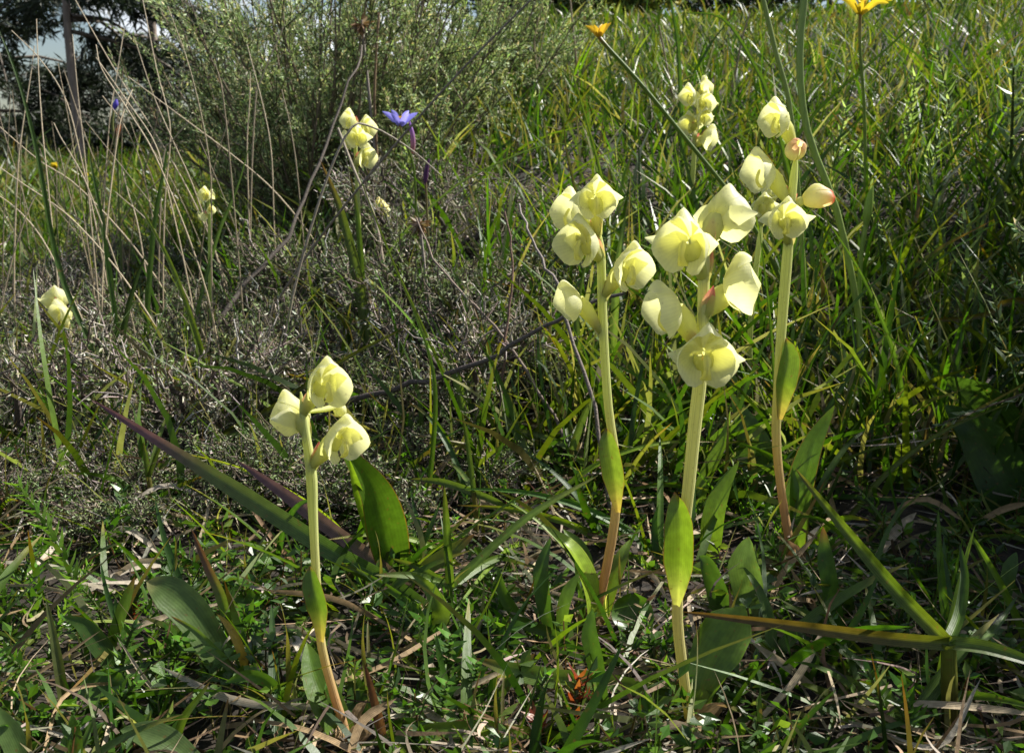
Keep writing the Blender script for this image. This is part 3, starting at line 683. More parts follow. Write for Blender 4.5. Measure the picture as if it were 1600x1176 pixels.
orchid('slender distant orchid with six small cream flowers among the slope grass', .92, [(1082, 400), (1080, 320), (1084, 250), (1087, 200), (1098, 140)], [13, 13, 11, 9, 7],
    [(1075, 150, 32, (-.7, -.6, -.1)), (1103, 161, 32, (.35, -.85, -.1), dict(dy=-.02)), (1106, 134, 28, (.6, -.3, .3), dict(ears=.6)), (1101, 184, 26, (.3, -.8, -.2), dict(dy=-.02)),
     (1077, 195, 36, (-.55, -.75, -.3), dict(dy=-.01)), (1110, 217, 36, (.8, -.4, -.2), dict(ears=.6))],
    [sheath([(1080, 380, -.006), (1082, 340, -.008), (1086, 310, -.006), (1087, 285, -.003)], 18, MG)], stops=[(0, (.3, .36, .1)), (1, (.6, .66, .26))])
orchid('distant orchid with five cream flowers in front of the feathery shrub', .80, [(562, 420), (560, 330), (556, 250), (556, 190)], [10, 10, 9, 7],
    [(543, 187, 30, (-.6, -.6, .1), dict(ears=.5)), (574, 199, 32, (.6, -.7, .1), dict(ears=.6)), (558, 215, 33, (.05, -.95, -.1), dict(dy=-.03)), (541, 221, 28, (-.7, -.5, -.2), dict(dy=-.01)), (574, 246, 36, (.75, -.55, -.15), dict(ears=.5))],
    stops=[(0, (.3, .36, .1)), (1, (.6, .66, .26))])
orchid('small pale orchid in bud against the middle of the heath', .88, [(600, 420), (598, 370), (594, 330)], [8, 8, 7], [(593, 322, 24, (.3, -.8, .1), dict(pink=.4)), (604, 332, 16, (.8, -.3, -.1), dict(opn=0, ears=0))])
orchid('small orchid on a straight green stalk among the dry stems', .80, [(329, 470), (328, 410), (327, 330), (322, 292)], [9, 9, 8, 6],
    [(319, 304, 22, (-.3, -.85, .1), dict(ears=.8)), (333, 304, 15, (.8, .2, .2), dict(ears=0)), (315, 340, 18, (-.6, -.5, -.5), dict(ears=.3)), (330, 328, 15, (.5, -.7, -.3), dict(ears=0))], stops=[(0, (.2, .28, .07)), (1, (.45, .55, .2))])
orchid('small orchid leaning left out of the grey heath with two pale flowers', .70, [(128, 640), (119, 575), (112, 540), (105, 505), (97, 480)], [9, 13, 12, 13, 10],
    [(86, 466, 38, (-.35, .5, .2), dict(ears=1.0)), (92, 491, 40, (-.55, -.75, -.2), dict(ears=.9, dy=-.01))], stops=[(0, (.5, .3, .15)), (.4, (.55, .45, .2)), (1, (.74, .76, .36))])

# ------------------------------------------------------------------ single leaves, shoots and stalks seen one by one
def path(pts, Yb=None, Yt=None, foot=True):
    if Yb is None: Yb = yb(*pts[0])
    Yt = Yb if Yt is None else Yt
    n = len(pts); Q = [W(p[0], p[1], Yb+(Yt-Yb)*i/(n-1)) for i, p in enumerate(pts)]
    gz = float(H(Q[0][0], Q[0][1]))
    if foot and Q[0][2] > gz+.001:      # rooted: run on down to the soil
        d = norm(Q[0]-Q[1]); p = Q[0].copy(); ext = []
        while p[2] > float(H(p[0], p[1]))-.002 and len(ext) < 80:
            d = norm(d+np.array([0, 0, -.06])); p = p+d*.006; ext.append(p)
        Q = ([ext[-1], ext[len(ext)//2]] if len(ext) > 5 else [ext[-1]])+Q
    return Q
def lone(name, label, cat, pts, w, stops, Yb=None, Yt=None, mat=None, group=None, foot=True, **kw):
    Q = path(pts, Yb, Yt, foot); o0 = Q[0]
    kw = dict(dict(prof='blade', n=22, m=5), **kw)
    o = Acc().add(*ribbon(Q, w*PX(Q[len(Q)//2]), stops, **kw)).build(name, mat or M_GRASS, None, o0)
    o.location = tuple(o0); return tag(o, label, cat, group)
def leafpart(root, name, Q, w, stops, mat=None, **kw):
    kw = dict(dict(prof='blade', n=18, m=5), **kw)
    return Acc().add(*ribbon(Q, w*PX(Q[len(Q)//2]), stops, **kw)).build(name, mat or M_GRASS, root, np.array(root.location))
def stalk(name, label, cat, pts, w0, w1, c0, c1, Yb=None, Yt=None, group=None, mat=None, foot=True, sides=5, jit=0.0):
    Q = path(pts, Yb, Yt, foot); o0 = Q[0]; n = 22; S = spline(Q, n); sc = PX(Q[len(Q)//2])
    if jit: S = S+np.random.default_rng(int(pts[0][0])).normal(0, jit, S.shape)
    o = Acc().add(*tube(S, np.linspace(w0, w1, n)*sc/2, sides, ramp([(0, c0), (1, c1)], np.linspace(0, 1, n)))).build(name, mat or M_DRY, None, o0)
    o.location = tuple(o0); return tag(o, label, cat, group)
PUR = (.16, .06, .075); BRN = (.22, .11, .05); PLM = (.20, .09, .10)
lone('sword_leaf', 'long arching sword leaf, purple at its tip, crossing in front of the grey heath', 'leaf', [(600, 905), (520, 862), (420, 798), (300, 722), (140, 622)], 28,
     [(0, (.06, .125, .018)), (.5, (.075, .14, .022)), (.80, (.10, .13, .035)), (.9, (.15, .075, .09)), (1, (.14, .06, .08))], G(600, 905, .012)[1], .425, mat=M_SWORD, fold=.35, rib=.3, m=9, roll=.1, prof='strap', n=30)
lone('sword_leaf', 'short purple-brown sword leaf behind the stem of the three-flowered orchid', 'leaf', [(590, 880), (520, 828), (440, 768), (368, 718)], 22,
     [(0, (.10, .12, .04)), (.4, (.19, .12, .10)), (1, (.13, .06, .08))], G(590, 880, .012)[1], .455, mat=M_SWORD, fold=.3, rib=.2, roll=.1, prof='strap')
lone('broad_leaf', 'large dark green leaf with a red edge behind the three-flowered orchid', 'leaf', [(618, 895), (608, 850), (585, 770), (528, 690)], 68, [(0, MG), (.5, (.095, .17, .03)), (1, MG)], None, YL+.085,
     mat=M_LEAF, prof='leaf', fold=.25, edge=RED, m=9, roll=-.25, wave=.08)
lone('broad_leaf', 'narrow leaf folded against the large red-edged leaf', 'leaf', [(600, 890), (580, 830), (560, 770), (545, 715)], 20, [(0, MG), (1, YG)], None, YL+.075, mat=M_LEAF, prof='leaf', fold=.4)
lone('withered_blade', 'upright withered brown blade beside the foot of the three-flowered orchid', 'leaf', [(603, 1190), (592, 1120), (570, 1036)], 24, [(0, (.28, .16, .06)), (.5, (.30, .15, .05)), (1, (.12, .05, .03))], YL-.003, YL, mat=M_DRY, fold=.5, roll=.3)
# strap leaves of the foreground
fg = [('grey-green broad strap leaf with a dried tip in the left foreground', [(335, 1015), (300, 960), (262, 925), (229, 908)], 56, (.12, .17, .085), 'strap', -.1, .3),
      ('purple-backed upright strap leaf beside the grey-green broad leaf', [(362, 985), (345, 930), (322, 880), (299, 826)], 25, (.15, .20, .06), 'blade', .3, .3),
      ('straight green strap leaf with a reddish tip below the leafy sprig', [(170, 1022), (182, 980), (196, 940), (211, 900)], 19, (.13, .20, .04), 'strap', .3, .2),
      ('dark broad strap leaf bending over near the leafy sprig', [(172, 1030), (150, 1000), (128, 975), (98, 962)], 32, (.06, .11, .03), 'leaf', .1, .2),
      ('narrow green strap leaf leaning left with a pink tip', [(372, 1055), (338, 1018), (305, 985), (267, 962)], 20, (.13, .19, .07), 'blade', .3, .3),
      ('yellow-orange dying strap leaf among the foreground straps', [(385, 1045), (372, 1005), (355, 975), (338, 958)], 14, (.48, .28, .07), 'leaf', 0, .3),
      ('blunt green strap leaf with a yellow edge at the bottom border', [(300, 1192), (265, 1162), (230, 1146), (188, 1140)], 44, (.13, .18, .10), 'strap', -.2, .2),
      ('upright blunt strap leaf at the bottom border', [(119, 1186), (117, 1150), (112, 1115)], 22, (.12, .20, .05), 'strap', .2, .2),
      ('brown-tipped narrow strap leaf above the clover', [(274, 1158), (288, 1120), (310, 1090), (328, 1064)], 18, (.15, .21, .05), 'blade', .1, .3),
      ('grey-purple out-of-focus blade rising from the bottom border', [(335, 1210), (345, 1150), (357, 1088)], 18, (.20, .18, .17), 'blade', 0, .3),
      ('arching green strap leaf beside the white bud', [(440, 1085), (415, 1062), (385, 1055), (352, 1066)], 20, (.10, .18, .04), 'strap', .3, .2),
      ('long flat green strap leaf lying along the bottom border', [(750, 1138), (690, 1140), (630, 1148), (560, 1165)], 24, (.17, .24, .06), 'strap', .1, .2),
      ('pale green strap leaf lying flat with a pink tip below the five-flowered orchid', [(925, 1062), (870, 1060), (800, 1046), (742, 1028)], 30, (.20, .28, .12), 'strap', .1, .2),
      ('short green strap leaf with a dark red tip crossing the pale strap', [(785, 1080), (800, 1060), (818, 1040), (836, 1020)], 17, (.13, .20, .05), 'strap', .2, .3),
      ('curved dark green strap leaf sweeping up from the strap rosette', [(868, 992), (820, 972), (788, 930), (778, 885)], 20, (.08, .14, .035), 'strap', .3, .2),
      ('upright dark strap leaf in the strap rosette', [(862, 985), (850, 940), (846, 890), (860, 840)], 26, (.07, .13, .035), 'strap', .3, .2),
      ('short bright strap leaf in the strap rosette', [(878, 988), (880, 950), (890, 920), (905, 895)], 20, (.14, .22, .06), 'strap', .2, .2),
      ('dark stubby strap leaf in front of the rosette', [(938, 1075), (930, 1030), (922, 990), (926, 950)], 28, (.07, .13, .035), 'strap', .3, .2),
      ('wavy dark green leaf standing behind the thick pale stem', [(1185, 750), (1180, 710), (1168, 668), (1143, 614)], 60, (.10, .17, .035), 'leaf', -.2, .1),
      ('narrow bright folded leaf leaning right of the thick pale stem', [(1092, 778), (1108, 735), (1130, 690), (1141, 642)], 24, (.20, .29, .05), 'leaf', .4, .4),
      ('bright green leaf with a yellow edge behind the sheath leaf', [(1112, 850), (1118, 800), (1132, 760), (1155, 720)], 36, (.16, .24, .05), 'leaf', .3, .4),
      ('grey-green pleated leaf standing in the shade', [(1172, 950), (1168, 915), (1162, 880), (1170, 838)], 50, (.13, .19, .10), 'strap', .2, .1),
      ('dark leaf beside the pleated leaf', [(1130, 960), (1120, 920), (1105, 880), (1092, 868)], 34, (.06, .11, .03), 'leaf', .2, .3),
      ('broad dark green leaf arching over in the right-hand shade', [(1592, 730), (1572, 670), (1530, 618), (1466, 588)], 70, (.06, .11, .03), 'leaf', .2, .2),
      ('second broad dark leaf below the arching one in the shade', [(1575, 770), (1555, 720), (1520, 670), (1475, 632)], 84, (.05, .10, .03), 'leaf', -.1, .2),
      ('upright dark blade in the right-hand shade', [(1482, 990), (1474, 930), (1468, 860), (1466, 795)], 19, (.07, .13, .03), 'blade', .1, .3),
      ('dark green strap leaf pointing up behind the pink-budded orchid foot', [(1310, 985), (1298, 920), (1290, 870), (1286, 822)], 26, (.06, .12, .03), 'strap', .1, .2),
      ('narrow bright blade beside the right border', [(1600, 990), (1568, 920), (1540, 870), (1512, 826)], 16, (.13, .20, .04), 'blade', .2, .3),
      ('short dark blade beside the right border', [(1570, 930), (1578, 890), (1588, 862)], 22, (.07, .13, .03), 'strap', .1, .3),
      ('yellow-green folded leaf lying left of the heath twigs', [(70, 715), (45, 700), (10, 682)], 26, (.17, .22, .05), 'leaf', .1, .3),
      ('dark strap leaf lying at the left border', [(35, 1190), (18, 1150), (-10, 1100)], 36, (.13, .19, .09), 'strap', .1, .2),
      ('green blade standing in the left-hand foreground', [(95, 1060), (85, 1000), (72, 935)], 22, (.12, .13, .07), 'blade', .1, .3),
      ('olive leaf tip leaning toward the white bud straw', [(665, 990), (690, 960), (672, 920), (640, 892)], 30, (.16, .22, .05), 'leaf', .2, .3),
      ('brown-tipped olive leaf crossing the star-shaped grass shoot', [(640, 905), (670, 885), (705, 862), (742, 834)], 25, (.15, .17, .05), 'strap', .2, .2)]
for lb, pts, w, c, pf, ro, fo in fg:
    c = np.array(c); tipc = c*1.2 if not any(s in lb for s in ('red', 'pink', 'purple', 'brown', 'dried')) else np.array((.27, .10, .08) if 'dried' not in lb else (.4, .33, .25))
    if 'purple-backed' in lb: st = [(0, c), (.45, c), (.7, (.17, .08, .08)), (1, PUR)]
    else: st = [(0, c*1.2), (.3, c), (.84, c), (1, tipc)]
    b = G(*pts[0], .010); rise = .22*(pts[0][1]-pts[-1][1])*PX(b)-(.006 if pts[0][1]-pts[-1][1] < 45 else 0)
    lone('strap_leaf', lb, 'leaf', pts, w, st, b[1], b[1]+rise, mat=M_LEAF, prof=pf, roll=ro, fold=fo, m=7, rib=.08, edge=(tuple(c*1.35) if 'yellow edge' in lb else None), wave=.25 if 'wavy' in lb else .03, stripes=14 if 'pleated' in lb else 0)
# big grass shoot, lower right
GS = [(0, (.20, .22, .06)), (.3, (.12, .17, .04)), (.8, (.14, .18, .05)), (1, (.16, .12, .07))]
Yn = .295
nd = W(1482, 1004, Yn); ft = nd.copy(); ft[0] += .004; ft[2] = float(H(ft[0], ft[1]))-.002
root = thing('grass_shoot', ft, 'coarse grass shoot with long blades radiating from a joint in the shaded right foreground', 'grass shoot')
Acc().add(*tube([ft, ft*.5+nd*.5, nd], np.array([22, 26, 22])*PX(nd)/2, 8, ramp([(0, (.16, .10, .06)), (1, (.20, .22, .07))], np.linspace(0, 1, 12)), n=12)).build('stem', M_GRASS, root, ft)
for pts, w, st, Yt in [([(1482, 1004), (1400, 920), (1320, 825), (1243, 732)], 30, GS, Yn+.05),
                       ([(1482, 1004), (1380, 995), (1230, 975), (1064, 955)], 30, [(0, (.13, .15, .04)), (.35, (.16, .12, .05)), (1, (.17, .08, .06))], Yn+.005),
                       ([(1482, 1004), (1540, 1012), (1600, 1030), (1680, 1060)], 30, [(0, (.14, .19, .05)), (1, (.06, .10, .03))], Yn-.01),
                       ([(1482, 1004), (1500, 960), (1508, 900), (1500, 850)], 24, [(0, MG), (1, DG)], Yn+.03),
                       ([(1482, 1004), (1530, 1000), (1560, 975), (1590, 930)], 18, [(0, MG), (1, DG)], Yn+.04)]:
    Q = [W(p[0], p[1], Yn+(Yt-Yn)*i/(len(pts)-1)) for i, p in enumerate(pts)]
    leafpart(root, 'blade', Q, w, st, fold=.45, rib=.6, roll=.3, n=22, m=7)
def shoot(label, node, blades_, stem_to, Y, group=None, w=15, col=(.13, .19, .06), scol=(.24, .20, .12)):
    nd = W(node[0], node[1], Y); ft = W(stem_to[0], stem_to[1], Y); ft[2] = float(H(ft[0], ft[1]))-.002
    root = thing('grass_shoot', ft, label, 'grass shoot', group)
    Acc().add(*tube([ft, (ft+nd)/2+[.001, 0, 0], nd], np.array([8, 9, 8])*PX(nd)/2, 6, scol, n=8)).build('stem', M_GRASS, root, ft)
    for i, (tx, ty, dy) in enumerate(blades_):
        e = W(tx, ty, Y+dy); md = (nd+e)/2+np.array([0, 0, .06*np.linalg.norm(e-nd)])
        c = np.array(col)*random.uniform(.75, 1.2)
        leafpart(root, 'blade', [nd, md, e], w*random.uniform(.8, 1.2), [(0, c*1.2), (.6, c), (1, c*np.array([1.2, .8, .8]))], fold=.4, rib=.35, roll=random.uniform(-.5, .5), n=12)
shoot('star-shaped grass shoot between the three- and five-flowered orchids', (704, 916), [(694, 758, .0), (935, 742, .03), (612, 872, .02), (585, 898, -.01), (830, 860, .05)], (692, 985), yb(700, 985), w=17)
shoot('hairy grass shoot with upright tip left of the five-flowered orchid', (740, 768), [(721, 640, 0), (640, 748, .0), (815, 810, .0), (700, 720, .03)], (742, 850), yb(742, 850), w=14, col=(.13, .18, .08))
shoot('hairy grey-green grass shoot standing under the woody branch', (808, 676), [(796, 616, 0), (860, 785, -.03), (755, 625, .02), (893, 702, .0)], (812, 740), yb(812, 740), w=15, col=(.14, .17, .10))
shoot('hairy grass shoot tipped toward the five-flowered orchid stem', (893, 702), [(930, 612, 0), (812, 676, .02), (880, 640, .03), (905, 660, .02)], (885, 770), yb(885, 770), w=14, col=(.14, .19, .09))
shoot('hairy grass shoot with level blades above the purple sword leaf', (252, 578), [(216, 520, .0), (140, 588, .0), (345, 562, .0), (255, 545, .02)], (248, 640), .66, w=10, col=(.13, .17, .08))
shoot('small hairy grass shoot with V-shaped blades below the purple leaf tip', (232, 745), [(224, 690, 0), (255, 690, 0), (265, 640, .02)], (234, 800), yb(234, 800), w=12, col=(.13, .17, .07))
shoot('green grass shoot behind the lowest big flower', (1040, 640), [(1030, 560, 0), (1100, 600, .02), (975, 610, .0), (1056, 560, .02)], (1036, 700), .58, w=12)
# tall blades in front of the left background
lt = [('tall dark green blade arching in at the left border', [(150, 560), (92, 420), (60, 250), (30, 130), (-12, 20)], 12, DG, .62), ('dark blade of a V-shaped pair in the heath', [(186, 572), (178, 480), (166, 400), (160, 330)], 13, DG, .64),
      ('second dark blade of a V-shaped pair in the heath', [(186, 572), (196, 500), (212, 440), (228, 395)], 14, (.05, .08, .03), .64), ('broad blade striped purple and green left of the distant orchid', [(562, 448), (552, 400), (530, 320), (500, 250)], 25, (.11, .14, .05), .68),
      ('narrow bright blade beside the purple-striped blade', [(566, 448), (562, 380), (556, 320), (546, 270)], 14, (.13, .20, .05), .69), ('bluish narrow blade leaning right above the heath', [(340, 370), (360, 320), (375, 280), (390, 225)], 8, (.13, .20, .11), .75),
      ('yellow-green blade curving up beside the small orchid stalk', [(300, 500), (270, 420), (240, 360), (200, 290)], 11, (.17, .22, .05), .66), ('broad blue-green blade beneath the dry forked stem', [(236, 400), (244, 330), (255, 270), (262, 228)], 11, (.10, .17, .08), .75),
      ('dark narrow blade in the left dry stalks', [(165, 380), (155, 320), (145, 270), (140, 240)], 9, DG, .8), ('long thin yellow-green stem slanting in front of the heath', [(700, 600), (660, 510), (610, 400), (555, 260)], 8, (.20, .26, .05), .58),
      ('upright green stem rising past the woody branch', [(655, 880), (668, 780), (680, 640), (672, 560), (640, 470)], 11, (.12, .20, .04), .46), ('olive curved blade crossing the heath behind the three-flowered orchid', [(325, 692), (420, 640), (540, 560), (650, 504)], 15, (.07, .075, .025), .55),
      ('dark purplish blade in the slope grass above the five-flowered orchid', [(905, 330), (895, 280), (885, 235), (880, 180)], 7, (.10, .09, .05), .78), ('long pale green grass stem lying across the slope', [(700, 300), (790, 250), (870, 225), (960, 240)], 5, (.22, .30, .16), .80),
      ('tall bright blade leaning left on the slope', [(940, 280), (925, 220), (905, 150), (890, 100)], 7, (.20, .27, .05), .85), ('dark green arching blade crossing the right slope', [(1190, 300), (1270, 180), (1370, 90), (1470, 0)], 9, (.07, .13, .03), .85),
      ('narrow dark blade leaning on the pink-budded orchid', [(1420, 700), (1402, 570), (1352, 440), (1290, 340)], 10, (.10, .17, .05), .52), ('thin upright dark blade between the two right-hand orchids', [(1222, 840), (1215, 700), (1205, 520), (1186, 350)], 8, (.09, .16, .03), .47),
      ('olive arching blade entering from the right border above the shade', [(1338, 795), (1390, 735), (1480, 670), (1610, 618)], 12, (.15, .18, .04), .48), ('dark withered blade lying in the right-hand shade', [(1600, 470), (1540, 492), (1470, 500), (1400, 492)], 14, (.16, .11, .03), .62),
      ('yellow-green blade leaning across the right slope', [(1400, 470), (1450, 410), (1530, 340), (1610, 285)], 10, (.20, .24, .05), .70), ('reddish-tipped blade on the right slope', [(1585, 310), (1560, 280), (1530, 250), (1500, 230)], 8, (.15, .18, .05), .8),
      ('tall grass blade rising past the top border beside the yellow star', [(1062, 120), (1058, 60), (1048, 0), (1040, -60)], 9, (.08, .15, .04), 1.1), ('curved dark green blade arching at the top border', [(1206, 170), (1180, 105), (1130, 30), (1062, 20)], 9, (.10, .17, .04), .72),
      ('broad upright blade beside the bent dead flower head', [(905, 560), (900, 500), (905, 460), (918, 400)], 16, (.15, .21, .09), .60), ('pointed pale blade behind the two right flowers of the five-flowered orchid', [(962, 470), (965, 420), (972, 370), (978, 335)], 18, (.22, .30, .14), .62),
      ('narrow leaf tip standing in the middle of the heath', [(745, 560), (735, 500), (720, 450), (706, 420)], 20, (.12, .19, .05), .62), ('two-toned upright leaf in the middle ground', [(725, 640), (735, 590), (745, 545), (752, 505)], 30, (.09, .15, .035), .58),
      ('bright leaf leaning left in the middle ground', [(716, 600), (708, 570), (700, 545), (694, 530)], 20, (.17, .25, .05), .56)]
for lb, pts, w, c, Y in lt:
    c = np.array(c); tipc = np.array((.20, .09, .10)) if 'purple' in lb else (np.array((.3, .12, .05)) if 'reddish' in lb else c*.9)
    lone('grass_plant', lb, 'grass plant', pts, w, [(0, c*1.1), (.5, c), (.75, c), (1, tipc)], Y, Y+.01, fold=.4, rib=.35, roll=random.uniform(-.3, .3))
for i in range(95):
    zone = i % 3
    p = scatter(1, .27, .50, .2, .55)[0] if zone == 0 else scatter(1, .42, .75, .6, .52)[0]
    if zone and p[0] < -.02 and rng.uniform() < .6: p[0] = abs(p[0])
    a = rng.uniform(0, 6.28); el = rng.uniform(.15, 1.2); L = rng.uniform(.04, .085) if zone == 0 else rng.uniform(.06, .13)
    d = np.array([math.cos(a)*math.cos(el), math.sin(a)*math.cos(el)*.8, math.sin(el)])
    t = np.linspace(0, 1, 5)[:, None]; Q = p+L*(d*t+np.array([d[0]*.35, d[1]*.35, -rng.uniform(.15, .5)])*t**2); Q[:, 2] = np.maximum(Q[:, 2], H(Q[:, 0], Q[:, 1])+.006*t[:, 0]); Q[0, 2] -= .002
    c = pick(GREEN+[(.20, .22, .10)], (3, 3, 2, 2, 1, 1, 2), 1)[0]*1.15; tp = c if rng.uniform() < .6 else np.array([.30, .14, .08])
    o = Acc().add(*ribbon(Q, rng.uniform(.0026, .0058), [(0, c*1.15), (.7, c), (.9, c*.5+tp*.5), (1, tp)], 14, 5, .4, rng.uniform(-.7, .7), prof='blade', rib=.25, seed=i)).build('grass_plant', M_GRASS, None, Q[0]); o.location = tuple(Q[0])
    lb = ('long green grass blade leaning over the foreground litter', 'long green grass blade in the tangle behind the orchids')[0 if zone == 0 else 1]
    tag(o, lb, 'grass plant', lb)
# tall green stalks on the right
stalk('grass_stalk', 'thick pale green stalk rising past the pink-budded orchid to the top border', 'stalk', [(1345, 570), (1340, 480), (1308, 330), (1262, 205), (1250, 90), (1260, -30)], 10, 12, (.30, .40, .10), (.26, .35, .12), .60, .62, mat=M_STEM)
stalk('grass_stalk', 'green stalk leaning behind the pink-budded orchid', 'stalk', [(1250, 330), (1235, 170), (1212, 80), (1188, -20)], 8, 8, (.28, .36, .10), (.24, .31, .10), .66, .68, mat=M_STEM)
o = stalk('flower_stalk', 'green stalk with a long closed bud in the middle of the right slope', 'stalk', [(1348, 590), (1343, 480), (1346, 400), (1354, 345)], 7, 8, (.27, .38, .09), (.27, .38, .09), .62, .62, mat=M_STEM)
P = [W(1353, 352, .62), W(1357, 325, .62), W(1363, 290, .62)]
Acc().add(*tube(P, np.array([8, 15, 13, 4])*PX(P[0])/2, 7, (.25, .36, .08), n=9)).build('bud', M_STEM, o, np.array(o.location))
# yellow star flowers
def star(label, px, py, Y, dia, stem_pts, col, up=(0, -.2, 1), npet=6, name='star_flower', w=8, cat='flower', stc=(.15, .22, .05), openf=.85, pw=.34):
    C = W(px, py, Y); Q = path(stem_pts, Y+.02, Y, True)+[C]; ft = Q[0]
    root = thing(name, ft, label, cat); R = dia*PX(C)/2
    S = spline(Q, 20); Acc().add(*tube(S, np.linspace(w, w*.8, 20)*PX(C)/2, 6, ramp([(0, stc), (.8, stc), (1, (.26, .17, .05))], np.linspace(0, 1, 20)))).build('stem', M_STEM, root, ft)
    U = norm(up); A = norm(np.cross(U, [.2, 1, .1])); B = np.cross(U, A)
    for i in range(npet):
        a = 6.28*i/npet+.3; o_ = A*math.cos(a)+B*math.sin(a)
        pp = [C+o_*.04*R, C+o_*R*.5*openf+U*R*.42, C+o_*R*openf+U*R*(.45 if openf > .95 else .66)]
        Acc().add(*ribbon(pp, R*pw*2, [(0, np.array(col)*.7), (.3, col), (1, np.array(col)*1.1)], 8, 5, .3, random.uniform(-.3, .3), seed=i)).build('petal', M_BLOOM, root, ft)
    for i in range(3):
        e = C+U*R*.45+(A*math.cos(i*2.1)+B*math.sin(i*2.1))*R*.1
        Acc().add(*tube([C, e], np.array([.03, .05])*R, 5, (.65, .40, .05))).build('stamen', M_BLOOM, root, ft)
    return root
star('small orange-yellow star flower half open on a long slanting green stalk', 936, 58, 0.70, 58, [(1165, 335), (1070, 215), (1000, 130), (950, 75)], (.72, .46, .03), (-.1, -.1, 1), openf=.72, pw=.12)
star('wide open yellow star flower at the top border on an upright stalk', 1344, 22, .84, 96, [(1352, 250), (1350, 160), (1344, 80)], (.80, .60, .03), (.05, -.25, 1), openf=1.0, pw=.10, w=6, stc=(.22, .30, .09))
star('small yellow star flower in the grass at the left near the pines', 86, 262, 1.3, 22, [(88, 330), (87, 290)], (.70, .55, .04), w=4, openf=.5)
star('tiny yellow flower beside the left yellow star', 134, 276, 1.3, 16, [(136, 330), (135, 300)], (.70, .55, .04), w=3, openf=.6)
bl = star('blue-violet lily-like flower with pale throat in front of the feathery shrub', 625, 196, .82, 62, [(652, 420), (650, 330), (646, 260), (630, 215)], (.34, .32, .88), (.05, -.15, 1), name='blue_flower', w=5, openf=.9, pw=.15)
f0 = np.array(bl.location)
P = [W(645, 240, .82), W(645, 215, .82), W(640, 190, .82)]
Acc().add(*tube(P, np.array([5, 9, 8, 3])*PX(P[0])/2, 6, ramp([(0, (.5, .25, .2)), (1, (.30, .16, .55))], np.linspace(0, 1, 8)), n=8)).build('bud', M_BLOOM, bl, f0)
P = [W(622, 196, .82), W(610, 190, .82), W(598, 188, .82)]
Acc().add(*tube(P, np.array([5, 7, 3])*PX(P[0])/2, 6, (.15, .17, .07), n=8)).build('bud', M_BLOOM, bl, f0)
o = stalk('wilted_flower', 'thin stalk with a wilted dark violet flower below the blue-violet flower', 'flower', [(672, 430), (668, 350), (665, 285)], 4, 4, (.17, .2, .07), (.2, .16, .08), .78, .78, mat=M_STEM)
P = [W(664, 288, .78), W(666, 268, .78), W(671, 248, .78)]; Acc().add(*tube(P, np.array([4, 9, 7, 2])*PX(P[0])/2, 6, (.13, .05, .14), n=8)).build('petal', M_BLOOM, o, np.array(o.location))
o = stalk('budding_flower', 'slender stalk with a small blue and orange bud among the left dry stalks', 'flower', [(186, 330), (184, 260), (176, 200), (177, 172)], 4, 4, (.17, .24, .07), (.2, .22, .08), 1.0, 1.0, mat=M_STEM)
for q in ([(177, 172), (181, 163), (182, 155)], ): 
    P = [W(a, b, 1.0) for a, b in q]; Acc().add(*tube(P, np.array([5, 9, 3])*PX(P[0])/2, 6, (.16, .12, .55), n=7)).build('bud', M_BLOOM, o, np.array(o.location))
P = [W(183, 215, 1.0), W(185, 203, 1.0), W(188, 194, 1.0)]; Acc().add(*tube(P, np.array([4, 8, 3])*PX(P[0])/2, 6, (.65, .25, .10), n=7)).build('bud', M_BLOOM, o, np.array(o.location))
Acc().add(*tube([W(184, 262, 1.0), P[0]], np.array([3, 4])*PX(P[0])/2, 5, (.18, .24, .07))).build('side_stem', M_STEM, o, np.array(o.location))
o = stalk('flower_bud', 'white closed bud lying on a thin stalk among the foreground straps', 'flower', [(478, 1072), (465, 1055), (447, 1042)], 5, 7, (.16, .22, .07), (.5, .55, .2), None, None, mat=M_STEM)
P = [W(450, 1044, G(470, 1065)[1]), W(430, 1032, G(470, 1065)[1]), W(407, 1020, G(470, 1065)[1])]; Acc().add(*tube(P, np.array([9, 16, 15, 11])*PX(P[0])/2, 8, ramp([(0, (.6, .64, .25)), (1, (.82, .82, .76))], np.linspace(0, 1, 9)), n=9)).build('bud', M_PET, o, np.array(o.location))
# dry stalks on the left
ds = [[(76, 300), (66, 200), (60, 110), (57, 30)], [(27, 275), (35, 200), (46, 130), (54, 72)], [(310, 330), (262, 240), (180, 110), (112, -10)], [(142, 345), (132, 240), (122, 150), (113, 54)], [(258, 310), (266, 200), (245, 110), (222, -5)],
      [(330, 400), (328, 260), (300, 120), (262, 10)], [(428, 345), (424, 240), (412, 170), (386, 70)], [(388, 310), (386, 220), (390, 160), (391, 112)], [(258, 280), (240, 220), (200, 160), (150, 90)],
      [(205, 380), (120, 290), (60, 250), (-10, 190)], [(190, 430), (110, 340), (40, 290), (-10, 255)], [(120, 480), (70, 380), (30, 330), (-10, 300)], [(170, 200), (182, 120), (194, 45)], [(182, 225), (195, 170), (207, 140)], [(430, 300), (360, 240), (280, 180), (200, 120)],
      [(250, 260), (205, 180), (160, 110), (150, 70)], [(124, 235), (100, 150), (60, 90), (18, 48)], [(230, 300), (215, 240), (190, 190), (160, 150)], [(140, 300), (110, 240), (95, 215), (84, 192)], [(305, 300), (270, 220), (240, 150), (210, 60)], [(360, 260), (352, 180), (345, 130), (336, 100)],
      [(470, 330), (462, 250), (452, 190), (440, 140)], [(160, 420), (200, 330), (240, 290), (270, 260)], [(15, 420), (40, 340), (60, 300), (90, 270)], [(230, 440), (215, 350), (200, 300), (190, 260)], [(300, 480), (260, 400), (235, 350), (180, 300)]]
